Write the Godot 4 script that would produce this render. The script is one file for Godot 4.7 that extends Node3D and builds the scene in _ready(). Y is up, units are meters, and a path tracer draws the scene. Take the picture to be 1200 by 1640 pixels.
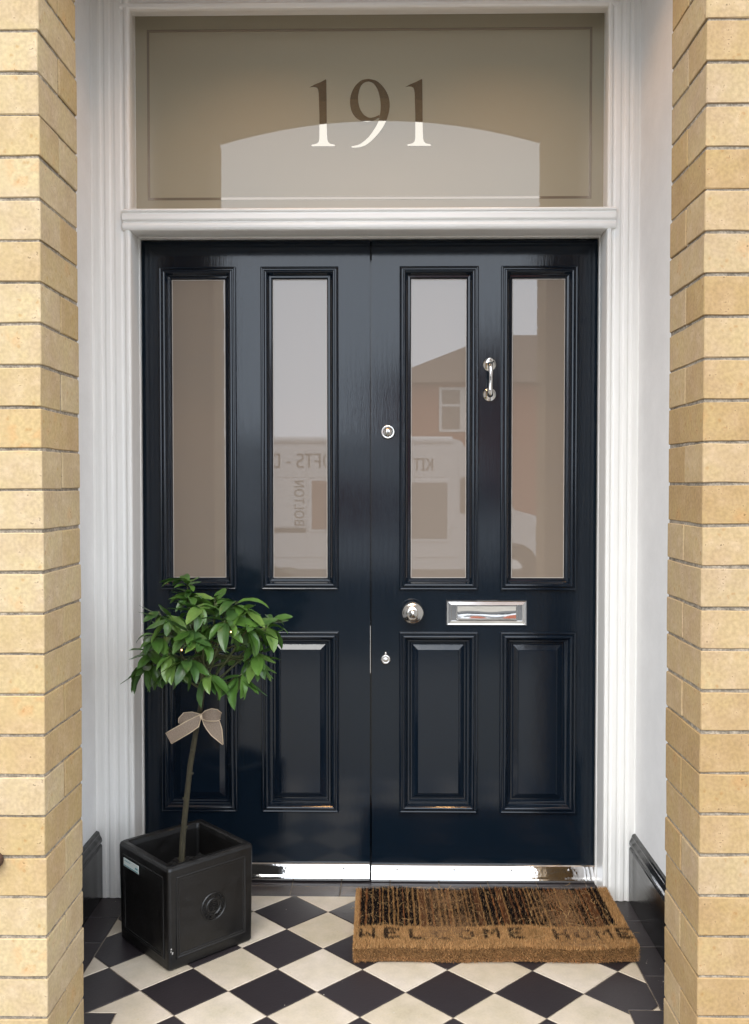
extends Node3D
# Porch of a brick house: y up, metres. The door faces lie in the plane z = 0, the street is towards +z.

const FOCAL := 1515.0
const EYE := Vector3(0, 1.225, 2.915)
var cam_basis: Basis
var M := {}
var T := {}
var used := {}
var rng := RandomNumberGenerator.new()

# ---------------------------------------------------------------- helpers: tree
func numbered(called: String) -> String:
	var n: int = used.get(called, 0)
	used[called] = n + 1
	return called if n == 0 else "%s_%03d" % [called, n]

func thing(called: String, label: String, category: String, where := Vector3.ZERO, group := "") -> Node3D:
	var o := Node3D.new()
	o.name = numbered(called)
	add_child(o, true)
	o.position = where
	tag(o, label, category, group, "thing")
	return o

func tag(o: Node, label: String, category := "", group := "", kind := "") -> void:
	if label: o.set_meta("label", label)
	if category: o.set_meta("category", category)
	if group: o.set_meta("group", group)
	if kind: o.set_meta("kind", kind)

func st_new() -> SurfaceTool:
	var st := SurfaceTool.new()
	st.begin(Mesh.PRIMITIVE_TRIANGLES)
	st.set_smooth_group(-1)
	return st

func commit(st: SurfaceTool) -> ArrayMesh:
	st.generate_normals()
	return st.commit()

func part(called: String, st: SurfaceTool, mat: Material, parent: Node = null) -> MeshInstance3D:
	return place(called, commit(st), mat, parent)

func place(called: String, mesh: Mesh, mat: Material, parent: Node = null, where := Transform3D()) -> MeshInstance3D:
	var o := MeshInstance3D.new()
	o.mesh = mesh
	o.material_override = mat
	o.transform = where
	if parent == null:
		o.name = numbered(called)
		add_child(o, true)
	else:
		o.name = called
		parent.add_child(o, true)
	return o

# ---------------------------------------------------------------- helpers: photo directions
func ray(px: float, py: float) -> Vector3:
	return cam_basis * Vector3((px - 600.0) / FOCAL, -(py - 820.0) / FOCAL, -1.0)

func at(px: float, py: float, z: float) -> Vector3:
	var d := ray(px, py)
	return EYE + d * ((z - EYE.z) / d.z)

func on_floor(px: float, py: float, y := 0.0) -> Vector3:
	var d := ray(px, py)
	return EYE + d * ((y - EYE.y) / d.y)

# ---------------------------------------------------------------- helpers: shapes
func tri(st: SurfaceTool, a: Vector3, b: Vector3, c: Vector3) -> void:
	st.add_vertex(a); st.add_vertex(b); st.add_vertex(c)

func quad(st: SurfaceTool, a: Vector3, b: Vector3, c: Vector3, d: Vector3) -> void:
	tri(st, a, b, c)
	tri(st, a, c, d)

func tri_out(st: SurfaceTool, a: Vector3, b: Vector3, c: Vector3, inside: Vector3) -> void:
	if (b - a).cross(c - a).dot((a + b + c) / 3.0 - inside) > 0.0:
		tri(st, a, c, b)
	else:
		tri(st, a, b, c)

func quad_out(st: SurfaceTool, a: Vector3, b: Vector3, c: Vector3, d: Vector3, inside: Vector3) -> void:
	tri_out(st, a, b, c, inside)
	tri_out(st, a, c, d, inside)

func box(st: SurfaceTool, lo: Vector3, hi: Vector3, bev := 0.0, jit := 0.0) -> void:
	var c := (lo + hi) / 2.0
	var h := (hi - lo) / 2.0
	if bev <= 0.0:
		for ax in 3:
			for s in [-1.0, 1.0]:
				var q := []
				for uv in [[-1, -1], [1, -1], [1, 1], [-1, 1]]:
					var v := Vector3.ZERO
					v[ax] = s * h[ax]
					v[(ax + 1) % 3] = uv[0] * h[(ax + 1) % 3]
					v[(ax + 2) % 3] = uv[1] * h[(ax + 2) % 3]
					q.append(c + v)
				quad_out(st, q[0], q[1], q[2], q[3], c)
		return
	var P := {}
	for sx in [-1, 1]:
		for sy in [-1, 1]:
			for sz in [-1, 1]:
				var s := Vector3(sx, sy, sz)
				var off := Vector3(rng.randf_range(-jit, jit), rng.randf_range(-jit, jit), rng.randf_range(-jit, jit))
				for ax in 3:
					var v := Vector3.ZERO
					for k in 3:
						v[k] = s[k] * (h[k] if k == ax else h[k] - bev)
					P[[sx, sy, sz, ax]] = c + v + off
				tri_out(st, P[[sx, sy, sz, 0]], P[[sx, sy, sz, 1]], P[[sx, sy, sz, 2]], c)
	for s in [-1, 1]:
		quad_out(st, P[[s, -1, -1, 0]], P[[s, 1, -1, 0]], P[[s, 1, 1, 0]], P[[s, -1, 1, 0]], c)
		quad_out(st, P[[-1, s, -1, 1]], P[[1, s, -1, 1]], P[[1, s, 1, 1]], P[[-1, s, 1, 1]], c)
		quad_out(st, P[[-1, -1, s, 2]], P[[1, -1, s, 2]], P[[1, 1, s, 2]], P[[-1, 1, s, 2]], c)
		for t in [-1, 1]:
			quad_out(st, P[[s, t, -1, 0]], P[[s, t, 1, 0]], P[[s, t, 1, 1]], P[[s, t, -1, 1]], c)
			quad_out(st, P[[s, -1, t, 0]], P[[s, 1, t, 0]], P[[s, 1, t, 2]], P[[s, -1, t, 2]], c)
			quad_out(st, P[[-1, s, t, 1]], P[[1, s, t, 1]], P[[1, s, t, 2]], P[[-1, s, t, 2]], c)

func box_mesh(lo: Vector3, hi: Vector3, bev := 0.0, jit := 0.0) -> ArrayMesh:
	var st := st_new()
	box(st, lo, hi, bev, jit)
	return commit(st)

# profile [Vector2(distance inwards, height out)] run round a rectangle in the plane z, mitred
func frame_sweep(st: SurfaceTool, lo: Vector2, hi: Vector2, z: float, prof: Array, fill := false) -> void:
	var ring := func(p: Vector2) -> Array:
		return [Vector3(lo.x + p.x, lo.y + p.x, z + p.y), Vector3(hi.x - p.x, lo.y + p.x, z + p.y), Vector3(hi.x - p.x, hi.y - p.x, z + p.y), Vector3(lo.x + p.x, hi.y - p.x, z + p.y)]
	for i in prof.size() - 1:
		var a: Array = ring.call(prof[i])
		var b: Array = ring.call(prof[i + 1])
		for k in 4:
			var n := (k + 1) % 4
			quad(st, a[k], b[k], b[n], a[n])
	if fill:
		var e: Array = ring.call(prof[-1])
		quad(st, e[3], e[2], e[1], e[0])

# polyline of points (u, v) run along an axis: "y": (x, z), "x": (z, y), "z": (x, y)
func run(st: SurfaceTool, pts: Array, axis: String, a: float, b: float, caps := false) -> void:
	var to3 := func(p: Vector2, w: float) -> Vector3:
		return Vector3(p.x, w, p.y) if axis == "y" else (Vector3(w, p.y, p.x) if axis == "x" else Vector3(p.x, p.y, w))
	for i in pts.size() - 1:
		quad(st, to3.call(pts[i], a), to3.call(pts[i + 1], a), to3.call(pts[i + 1], b), to3.call(pts[i], b))
	if caps:
		var flat := PackedVector2Array(pts)
		var idx := Geometry2D.triangulate_polygon(flat)
		for w in [a, b]:
			for k in range(0, idx.size(), 3):
				tri(st, to3.call(flat[idx[k]], w), to3.call(flat[idx[k + 1]], w), to3.call(flat[idx[k + 2]], w))

# closed polygon in x, y extruded between two depths
func prism(st: SurfaceTool, poly: Array, z0: float, z1: float) -> void:
	var closed := poly.duplicate()
	run(st, closed + [closed[0]], "z", z0, z1)
	var flat := PackedVector2Array(poly)
	var idx := Geometry2D.triangulate_polygon(flat)
	for w in [z0, z1]:
		for k in range(0, idx.size(), 3):
			tri(st, Vector3(flat[idx[k]].x, flat[idx[k]].y, w), Vector3(flat[idx[k + 1]].x, flat[idx[k + 1]].y, w), Vector3(flat[idx[k + 2]].x, flat[idx[k + 2]].y, w))

# profile [Vector2(radius, along)] spun round an axis through the origin of basis b
func lathe(st: SurfaceTool, where: Transform3D, prof: Array, n := 32, smooth := true) -> void:
	st.set_smooth_group(1 if smooth else -1)
	for i in prof.size() - 1:
		for k in n:
			var t0 := TAU * k / n
			var t1 := TAU * (k + 1) / n
			var p: Vector2 = prof[i]
			var q: Vector2 = prof[i + 1]
			var a := where * Vector3(p.x * cos(t0), p.y, p.x * sin(t0))
			var b := where * Vector3(p.x * cos(t1), p.y, p.x * sin(t1))
			var c := where * Vector3(q.x * cos(t1), q.y, q.x * sin(t1))
			var d := where * Vector3(q.x * cos(t0), q.y, q.x * sin(t0))
			if p.x > 1e-6: tri(st, a, b, c)
			if q.x > 1e-6: tri(st, a, c, d)
	st.set_smooth_group(-1)

func tube(st: SurfaceTool, pts: Array, radii: Array, n := 10) -> void:
	st.set_smooth_group(1)
	var rings := []
	var up := Vector3(0.13, 0.97, 0.2).normalized()
	for i in pts.size():
		var d: Vector3 = (pts[mini(i + 1, pts.size() - 1)] - pts[maxi(i - 1, 0)]).normalized()
		var side := d.cross(up)
		if side.length() < 0.1: side = d.cross(Vector3.RIGHT)
		side = side.normalized()
		up = side.cross(d).normalized()
		var r: float = radii[mini(i, radii.size() - 1)]
		var ring := []
		for k in n:
			ring.append(pts[i] + (side * cos(TAU * k / n) + up * sin(TAU * k / n)) * r)
		rings.append(ring)
	for i in rings.size() - 1:
		for k in n:
			var m := (k + 1) % n
			quad(st, rings[i][k], rings[i][m], rings[i + 1][m], rings[i + 1][k])
	for e in [0, rings.size() - 1]:
		for k in n:
			tri(st, pts[e], rings[e][k], rings[e][(k + 1) % n])
	st.set_smooth_group(-1)

func facing(where: Vector3) -> Transform3D:   # spins about +z, standing on a face that looks to the street
	return Transform3D(Basis(Vector3.RIGHT, PI / 2), where)

# ---------------------------------------------------------------- materials
func lin(r: float, g: float, b: float) -> Color:
	return Color(r, g, b).linear_to_srgb()

func noise_bytes(size: int, freq: float, octaves: int, sd: int, kind := FastNoiseLite.TYPE_SIMPLEX_SMOOTH, gain := 0.5) -> PackedByteArray:
	var n := FastNoiseLite.new()
	n.noise_type = kind
	n.frequency = freq
	n.fractal_octaves = octaves
	n.fractal_gain = gain
	n.seed = sd
	if octaves <= 1: n.fractal_type = FastNoiseLite.FRACTAL_NONE
	var im := n.get_seamless_image(size, size, false, false, 0.12, true)
	im.convert(Image.FORMAT_L8)
	return im.get_data()

func tex(size: int, layers: Array, f: Callable) -> ImageTexture:
	var data := PackedByteArray()
	data.resize(size * size * 3)
	for i in size * size:
		var v := []
		for l in layers: v.append(l[i] / 255.0)
		var c: Vector3 = f.call(v)
		data[i * 3] = clampi(int(c.x * 255.0), 0, 255)
		data[i * 3 + 1] = clampi(int(c.y * 255.0), 0, 255)
		data[i * 3 + 2] = clampi(int(c.z * 255.0), 0, 255)
	return ImageTexture.create_from_image(Image.create_from_data(size, size, false, Image.FORMAT_RGB8, data))

func mat(called: String, c: Color, rough: float, opts := {}) -> StandardMaterial3D:
	var m := StandardMaterial3D.new()
	m.resource_name = called
	m.albedo_color = c
	m.roughness = rough
	m.metallic = opts.get("metal", 0.0)
	m.metallic_specular = opts.get("spec", 0.5)
	if opts.has("tri"):
		m.uv1_triplanar = true
		m.uv1_world_triplanar = opts.get("world", true)
		m.uv1_scale = opts.tri
		m.uv1_triplanar_sharpness = 8.0
	if opts.has("map"): m.albedo_texture = opts.map
	if opts.has("rmap"): m.roughness_texture = opts.rmap
	if opts.has("bump"):
		m.heightmap_enabled = true
		m.heightmap_texture = opts.bump
		m.heightmap_scale = opts.get("depth", 0.1)
	M[called] = m
	return m

func make_materials() -> void:
	var S := 512
	var fine := noise_bytes(S, 0.09, 3, 11)
	var mid := noise_bytes(S, 0.02, 4, 12)
	var broad := noise_bytes(S, 0.006, 3, 13)
	var spots := noise_bytes(S, 0.035, 1, 14, FastNoiseLite.TYPE_CELLULAR)
	var tiny := noise_bytes(S, 0.11, 1, 15, FastNoiseLite.TYPE_CELLULAR)
	# brick: mottled clay with darker specks, pale smears and rusty stains
	T.brick = tex(S, [fine, mid, broad, spots, tiny], func(v):
		var k: float = 0.90 + 0.13 * (v[0] - 0.5) + 0.02 * (v[1] - 0.5) + 0.06 * (v[2] - 0.5)
		var pale: float = smoothstep(0.5, 0.95, v[1]) * 0.04
		var c := Vector3(k, k * (0.985 + 0.03 * v[2]), k * (0.96 + 0.06 * v[1])) + Vector3(pale, pale * 1.1, pale * 1.4)
		var pit: float = smoothstep(0.74, 0.86, v[0]) * smoothstep(0.5, 0.7, v[1])
		c *= 1.0 - 0.30 * pit
		var spot: float = (1.0 - smoothstep(0.04, 0.12 + 0.12 * v[0], v[3])) * smoothstep(0.52, 0.6, v[2]) * smoothstep(0.35, 0.6, v[0])
		c *= Vector3(1.0 - 0.08 * spot, 1.0 - 0.14 * spot, 1.0 - 0.19 * spot)
		var rust: float = smoothstep(0.6, 0.85, v[2]) * smoothstep(0.4, 0.75, v[1]) * 0.12
		return c * Vector3(1.0 - rust * 0.15, 1.0 - rust * 0.6, 1.0 - rust))
	T.brick_h = tex(S, [fine, mid, tiny, spots], func(v):
		var h: float = 0.55 + 0.25 * (v[0] - 0.5) + 0.35 * (v[1] - 0.5) - 0.15 * (1.0 - smoothstep(0.02, 0.10, v[3])) * smoothstep(0.56, 0.66, v[1])
		return Vector3(h, h, h))
	T.mortar = tex(S, [fine, mid, tiny], func(v):
		var k: float = 0.62 + 0.3 * v[0] + 0.3 * (v[1] - 0.5)
		return Vector3(k, k * 0.97, k * 0.92))
	T.paint_h = tex(S, [fine, mid], func(v):
		var h: float = 0.5 + 0.6 * (v[0] - 0.5) + 0.5 * (v[1] - 0.5)
		return Vector3(h, h, h))
	T.cloud = tex(S, [mid, broad, fine], func(v):
		var k: float = 0.93 + 0.06 * (v[0] - 0.5) + 0.09 * (v[1] - 0.5) + 0.05 * (v[2] - 0.5)
		return Vector3(k, k, k))
	T.clean = tex(S, [mid, broad, fine], func(v):
		var k: float = 0.965 + 0.02 * (v[0] - 0.5) + 0.03 * (v[1] - 0.5) + 0.015 * (v[2] - 0.5)
		return Vector3(k, k, k))
	T.cream = tex(S, [mid, broad, spots, fine], func(v):
		var k: float = 0.93 + 0.06 * (v[0] - 0.5) + 0.09 * (v[1] - 0.5) + 0.05 * (v[3] - 0.5)
		var c := Vector3(k, k * 0.995, k * (0.97 + 0.05 * v[1]))
		var grime: float = smoothstep(0.7, 0.85, v[3]) * smoothstep(0.5, 0.8, v[0])
		return c * (Vector3.ONE - Vector3(0.10, 0.13, 0.2) * grime))
	T.wear = tex(S, [mid, fine, spots], func(v):
		var k: float = 0.75 + 0.25 * v[0] + 0.15 * (v[1] - 0.5) + 0.05 * smoothstep(0.78, 0.9, v[1])
		return Vector3(k, k, k))
	T.rough = tex(S, [mid, fine], func(v):
		var k: float = 0.75 + 0.4 * (v[0] - 0.5) + 0.2 * (v[1] - 0.5)
		return Vector3(k, k, k))

	var b := {"tri": Vector3(1.9, 1.9, 1.9), "map": T.brick, "bump": T.brick_h, "depth": 0.10, "spec": 0.3}
	var tints := [[0.49, 0.358, 0.195], [0.51, 0.382, 0.222], [0.465, 0.328, 0.167], [0.49, 0.346, 0.18], [0.52, 0.395, 0.236]]
	for i in tints.size(): mat("pale_brick_%d" % i, lin(tints[i][0], tints[i][1], tints[i][2]), 0.9, b)
	tints = [[0.435, 0.299, 0.153], [0.46, 0.328, 0.182], [0.41, 0.274, 0.132], [0.445, 0.298, 0.145], [0.45, 0.326, 0.188]]
	for i in tints.size(): mat("buff_brick_%d" % i, lin(tints[i][0], tints[i][1], tints[i][2]), 0.9, b)
	mat("mortar", lin(0.46, 0.41, 0.35), 0.95, {"tri": Vector3(3, 3, 3), "map": T.mortar, "bump": T.brick_h, "depth": 0.35, "spec": 0.2})
	mat("plaster", lin(0.79, 0.78, 0.765), 0.75, {"tri": Vector3(1.3, 1.3, 1.3), "map": T.clean, "bump": T.paint_h, "depth": 0.02, "spec": 0.35})
	mat("white_paint", lin(0.84, 0.82, 0.78), 0.38, {"tri": Vector3(7, 0.6, 7), "map": T.clean, "bump": T.paint_h, "depth": 0.008})
	mat("white_paint_across", lin(0.84, 0.82, 0.78), 0.38, {"tri": Vector3(0.6, 7, 7), "map": T.clean, "bump": T.paint_h, "depth": 0.008})
	mat("navy", lin(0.0040, 0.0082, 0.0140), 0.15, {"spec": 0.47, "tri": Vector3(9, 0.55, 9), "bump": T.paint_h, "depth": 0.008, "rmap": T.rough})
	mat("navy_gloss", lin(0.0040, 0.0080, 0.0142), 0.14, {"tri": Vector3(4, 4, 4), "bump": T.paint_h, "depth": 0.01, "rmap": T.rough})
	mat("black_gloss", lin(0.006, 0.006, 0.0065), 0.2, {"tri": Vector3(6, 6, 0.7), "bump": T.paint_h, "depth": 0.03, "rmap": T.rough})
	mat("frosted", lin(0.222, 0.178, 0.140), 0.004, {"spec": 0.69})
	mat("frosted_transom", lin(0.345, 0.312, 0.232), 0.004, {"spec": 0.56})
	var clear := mat("clear_number", lin(0.31, 0.262, 0.195), 0.015, {"spec": 0.7, "metal": 0.72})
	clear.clearcoat_enabled = true
	clear.clearcoat = 1.0
	clear.clearcoat_roughness = 0.02
	mat("clear_line", lin(0.28, 0.235, 0.18), 0.02, {"spec": 0.7, "metal": 0.4})
	mat("glazing_bead", lin(0.5, 0.45, 0.4), 0.5)
	mat("chrome", lin(0.80, 0.79, 0.77), 0.06, {"metal": 1.0})
	mat("chrome_wavy", lin(0.78, 0.76, 0.74), 0.05, {"metal": 1.0, "tri": Vector3(1.2, 1.2, 1.2), "bump": T.paint_h, "depth": 0.02})
	mat("satin_steel", lin(0.62, 0.60, 0.57), 0.2, {"metal": 1.0})
	mat("keyhole", lin(0.01, 0.01, 0.01), 0.6)
	mat("cream_tile_0", lin(0.55, 0.475, 0.37), 0.42, {"tri": Vector3(2.3, 2.3, 2.3), "map": T.cream, "bump": T.paint_h, "depth": 0.012})
	mat("cream_tile_1", lin(0.515, 0.44, 0.33), 0.42, {"tri": Vector3(2.3, 2.3, 2.3), "map": T.cream, "bump": T.paint_h, "depth": 0.012})
	mat("cream_tile_2", lin(0.575, 0.505, 0.405), 0.42, {"tri": Vector3(2.3, 2.3, 2.3), "map": T.cream, "bump": T.paint_h, "depth": 0.012})
	mat("dark_tile_0", lin(0.020, 0.0155, 0.0175), 0.4, {"tri": Vector3(2.1, 2.1, 2.1), "map": T.clean, "bump": T.paint_h, "depth": 0.03})
	mat("dark_tile_1", lin(0.025, 0.0195, 0.0215), 0.42, {"tri": Vector3(2.1, 2.1, 2.1), "map": T.clean, "bump": T.paint_h, "depth": 0.03})
	mat("grout", lin(0.30, 0.26, 0.22), 0.95, {"tri": Vector3(3, 3, 3), "map": T.mortar})
	mat("clay_pot", lin(0.0058, 0.0050, 0.0045), 0.55, {"tri": Vector3(2.2, 2.2, 2.2), "map": T.wear, "bump": T.brick_h, "depth": 0.12, "rmap": T.rough})
	mat("grit", lin(0.42, 0.38, 0.32), 0.9)
	mat("pot_scuff", lin(0.35, 0.33, 0.30), 0.9)
	mat("soil", lin(0.012, 0.009, 0.007), 1.0, {"tri": Vector3(8, 8, 8), "map": T.mortar, "bump": T.brick_h, "depth": 1.0})
	mat("sticker", lin(0.62, 0.66, 0.62), 0.5)
	mat("sticker_print", lin(0.05, 0.22, 0.25), 0.5)
	mat("bark", lin(0.058, 0.05, 0.024), 0.85, {"tri": Vector3(14, 3, 14), "map": T.mortar, "bump": T.brick_h, "depth": 0.25})
	mat("twig", lin(0.075, 0.085, 0.03), 0.7)
	var greens := [[0.058, 0.132, 0.022], [0.082, 0.170, 0.028], [0.046, 0.104, 0.024], [0.118, 0.205, 0.042]]
	for i in 4:
		var g := mat("leaf_%d" % i, lin(greens[i][0], greens[i][1], greens[i][2]), 0.36, {"tri": Vector3(9, 9, 9), "map": T.cloud})
		g.backlight_enabled = true
		g.backlight = Color(0.25, 0.38, 0.1)
	mat("ribbon", lin(0.30, 0.225, 0.165), 0.8, {"tri": Vector3(30, 30, 30), "map": T.wear})
	mat("ribbon_wire", lin(0.52, 0.40, 0.27), 0.55)
	var coir := mat("coir", Color.WHITE, 0.95, {"spec": 0.2})
	coir.vertex_color_use_as_albedo = true
	mat("coir_base", lin(0.30, 0.16, 0.06), 0.95, {"tri": Vector3(9, 9, 9), "map": T.mortar, "bump": T.brick_h, "depth": 0.8})
	mat("rust", lin(0.10, 0.045, 0.022), 0.85, {"tri": Vector3(12, 12, 12), "map": T.mortar, "bump": T.brick_h, "depth": 0.3})
	mat("paving", lin(0.33, 0.32, 0.305), 0.9, {"tri": Vector3(0.7, 0.7, 0.7), "map": T.mortar})
	mat("asphalt", lin(0.05, 0.05, 0.052), 0.85, {"tri": Vector3(0.9, 0.9, 0.9), "map": T.mortar})
	mat("shop_white", lin(0.78, 0.77, 0.75), 0.6)
	mat("shop_letter", lin(0.03, 0.03, 0.03), 0.5)
	mat("shop_glass", lin(0.12, 0.11, 0.10), 0.06)
	mat("shop_poster", lin(0.26, 0.11, 0.075), 0.6)
	mat("far_grey", lin(0.22, 0.20, 0.19), 0.5)
	mat("far_brick", lin(0.44, 0.13, 0.07), 0.9, {"tri": Vector3(0.5, 2.5, 0.5), "map": T.wear})
	mat("far_roof", lin(0.20, 0.135, 0.10), 0.9, {"tri": Vector3(0.4, 2.0, 0.4), "map": T.wear})
	mat("van_white", lin(0.80, 0.80, 0.80), 0.25)
	mat("tyre", lin(0.02, 0.02, 0.02), 0.8)
	var glow := mat("warm_glow", lin(1.0, 0.72, 0.42), 0.5)
	glow.emission_enabled = true
	glow.emission = Color(1.0, 0.74, 0.46)
	glow.emission_energy_multiplier = 1.6

# ---------------------------------------------------------------- brick pillars
# a bevelled bar along its longer side whose arrises wander a little, as in hand-made brick
func brick_mesh(sx: float, sy: float, sz: float) -> ArrayMesh:
	var st := st_new()
	var along_x := sx > sz
	var h := sx if along_x else sz
	var w := sz if along_x else sx
	var bev := 0.0016
	var n := 5
	var rings := []
	for i in n + 3:
		var u := 0.0
		var shrink := 0.0
		if i == 0:
			u = -h
			shrink = bev
		elif i == n + 2:
			u = h
			shrink = bev
		else:
			u = lerpf(-h + bev, h - bev, (i - 1) / float(n))
		var ring := []
		for k in 4:
			var cy := sy * (1 if k in [0, 1] else -1)
			var cw := w * (1 if k in [0, 3] else -1)
			var dy := rng.randf_range(-0.0011, 0.0007) * signf(cy)
			var dw := rng.randf_range(-0.0006, 0.0004) * signf(cw)
			var a := Vector2(cy + dy - signf(cy) * shrink, cw + dw - signf(cw) * (bev + shrink))
			var b := Vector2(cy + dy - signf(cy) * (bev + shrink), cw + dw - signf(cw) * shrink)
			var pair := [a, b] if k in [1, 3] else [b, a]
			for p in pair:
				ring.append(Vector3(u, p.x, p.y) if along_x else Vector3(p.y, p.x, u))
		rings.append(ring)
	for i in rings.size() - 1:
		for k in 8:
			var m := (k + 1) % 8
			quad_out(st, rings[i][k], rings[i][m], rings[i + 1][m], rings[i + 1][k], Vector3.ZERO if i in [0, n + 1] else (rings[i][0] + rings[i][4]) / 2)
	for e in [0, rings.size() - 1]:
		for k in range(1, 7):
			tri_out(st, rings[e][0], rings[e][k], rings[e][k + 1], Vector3.ZERO)
	return commit(st)

func brick_pillar(called: String, label: String, side: float, xr: float, joint_y: float, tint: String) -> void:
	# side -1: the pillar left of the opening. xr: its face towards the opening. A stretcher is 0.219 long, a header 0.1055 wide.
	var root := thing(called, label, "brick wall", Vector3(xr, -0.15, 0.92))
	var pitch := 0.0822
	var zf := 1.039
	var zb := 0.81
	var j := 0.0056
	var core := st_new()
	var reach := 0.70
	var a := Vector3(0.0032, 0, zb + 0.001)
	var b := Vector3(reach, 2.83, zf - 0.0036)
	var flip := func(v: Vector3) -> Vector3: return Vector3(side * v.x, v.y, v.z - 0.92)
	var p := flip.call(a) as Vector3
	var q := flip.call(b) as Vector3
	box(core, Vector3(minf(p.x, q.x), 0.0, p.z), Vector3(maxf(p.x, q.x), 2.83, q.z))
	part("mortar", core, M.mortar, root)
	var meshes := {}
	var k0 := int(floor((joint_y + 0.15) / pitch))
	var y := joint_y + 0.15 - k0 * pitch
	var mid := 0.92
	for row in range(-1, 35):
		var y0 := y + row * pitch
		var y1 := y0 + pitch - j
		if y1 > 2.83: break
		if y0 < 0.0:
			if y1 < 0.02: continue
			y0 = 0.0
		var split := (row - k0) % 2 == 0
		var spans := []   # [x0, x1, z0, z1] measured from the reveal
		if split:
			spans.append([0.0, 0.219, zf - 0.112, zf])
			spans.append([0.0, 0.219, zb, zf - 0.112 - j])
			spans.append([0.219 + j, 0.443, zf - 0.11, zf])
			spans.append([0.443 + j, 0.667, zf - 0.11, zf])
		else:
			spans.append([0.0, 0.1055, zb, zf])
			spans.append([0.1055 + j, 0.330, zf - 0.11, zf])
			spans.append([0.330 + j, 0.554, zf - 0.11, zf])
			spans.append([0.554 + j, 0.667, zf - 0.11, zf])
		for s in spans:
			var key := [roundi((s[1] - s[0]) * 1000), roundi((s[3] - s[2]) * 1000), roundi((y1 - y0) * 1000), rng.randi() % 5]
			if not meshes.has(key):
				var sx: float = (s[1] - s[0]) / 2
				var sz: float = (s[3] - s[2]) / 2
				var sy: float = (y1 - y0) / 2
				meshes[key] = brick_mesh(sx, sy, sz)
			var c := Vector3(side * (s[0] + s[1]) / 2, (y0 + y1) / 2, (s[2] + s[3]) / 2 - mid)
			c += Vector3(rng.randf_range(-0.0012, 0.0012), rng.randf_range(-0.0008, 0.0008), rng.randf_range(-0.001, 0.001))
			var t := Transform3D(Basis.from_euler(Vector3(rng.randf_range(-0.006, 0.006), rng.randf_range(-0.006, 0.006), rng.randf_range(-0.004, 0.004))), c)
			place("brick", meshes[key], M[tint + "_brick_%d" % (rng.randi() % 5)], root, t)

# ---------------------------------------------------------------- floor
func tile(poly: PackedVector2Array, m: Material, root: Node) -> void:
	# poly in (x, z); a prism with a small chamfer, its top at y = 0
	var inner := Geometry2D.offset_polygon(poly, -0.0012, Geometry2D.JOIN_MITER)
	if inner.is_empty() or inner[0].size() != poly.size(): return
	var top: PackedVector2Array = inner[0]
	var c := Vector2.ZERO
	for p in poly: c += p / poly.size()
	# match the inset ring to the outer ring
	var shift := 0
	var best := 1e9
	for s in top.size():
		if top[s].distance_to(poly[0]) < best:
			best = top[s].distance_to(poly[0])
			shift = s
	var st := st_new()
	var dy := rng.randf_range(-0.0005, 0.0003)
	var tx := rng.randf_range(-0.003, 0.003)
	var tz := rng.randf_range(-0.003, 0.003)
	var h := func(p: Vector2) -> float: return dy + (p.x - c.x) * tx + (p.y - c.y) * tz
	var n := poly.size()
	for k in n:
		var m1 := (k + 1) % n
		var a := poly[k] - c
		var b := poly[m1] - c
		var d := top[(k + shift) % n] - c
		var e := top[(m1 + shift) % n] - c
		var hd: float = h.call(d + c)
		var he: float = h.call(e + c)
		quad_out(st, Vector3(a.x, -0.0012 + hd, a.y), Vector3(b.x, -0.0012 + he, b.y), Vector3(e.x, he, e.y), Vector3(d.x, hd, d.y), Vector3(0, -0.02, 0))
		quad_out(st, Vector3(a.x, -0.009, a.y), Vector3(b.x, -0.009, b.y), Vector3(b.x, -0.0012 + he, b.y), Vector3(a.x, -0.0012 + hd, a.y), Vector3(0, -0.02, 0))
	var idx := Geometry2D.triangulate_polygon(top)
	for k in range(0, idx.size(), 3):
		var q := []
		for i in 3:
			var p := top[idx[k + i]]
			q.append(Vector3(p.x - c.x, h.call(p), p.y - c.y))
		tri_out(st, q[0], q[1], q[2], Vector3(0, -0.02, 0))
	place("tile", commit(st), m, root, Transform3D(Basis(), Vector3(c.x, 0, c.y)))

func rect(x0: float, z0: float, x1: float, z1: float) -> PackedVector2Array:
	var g := 0.0013
	return PackedVector2Array([Vector2(x0 + g, z0 + g), Vector2(x1 - g, z0 + g), Vector2(x1 - g, z1 - g), Vector2(x0 + g, z1 - g)])

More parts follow.
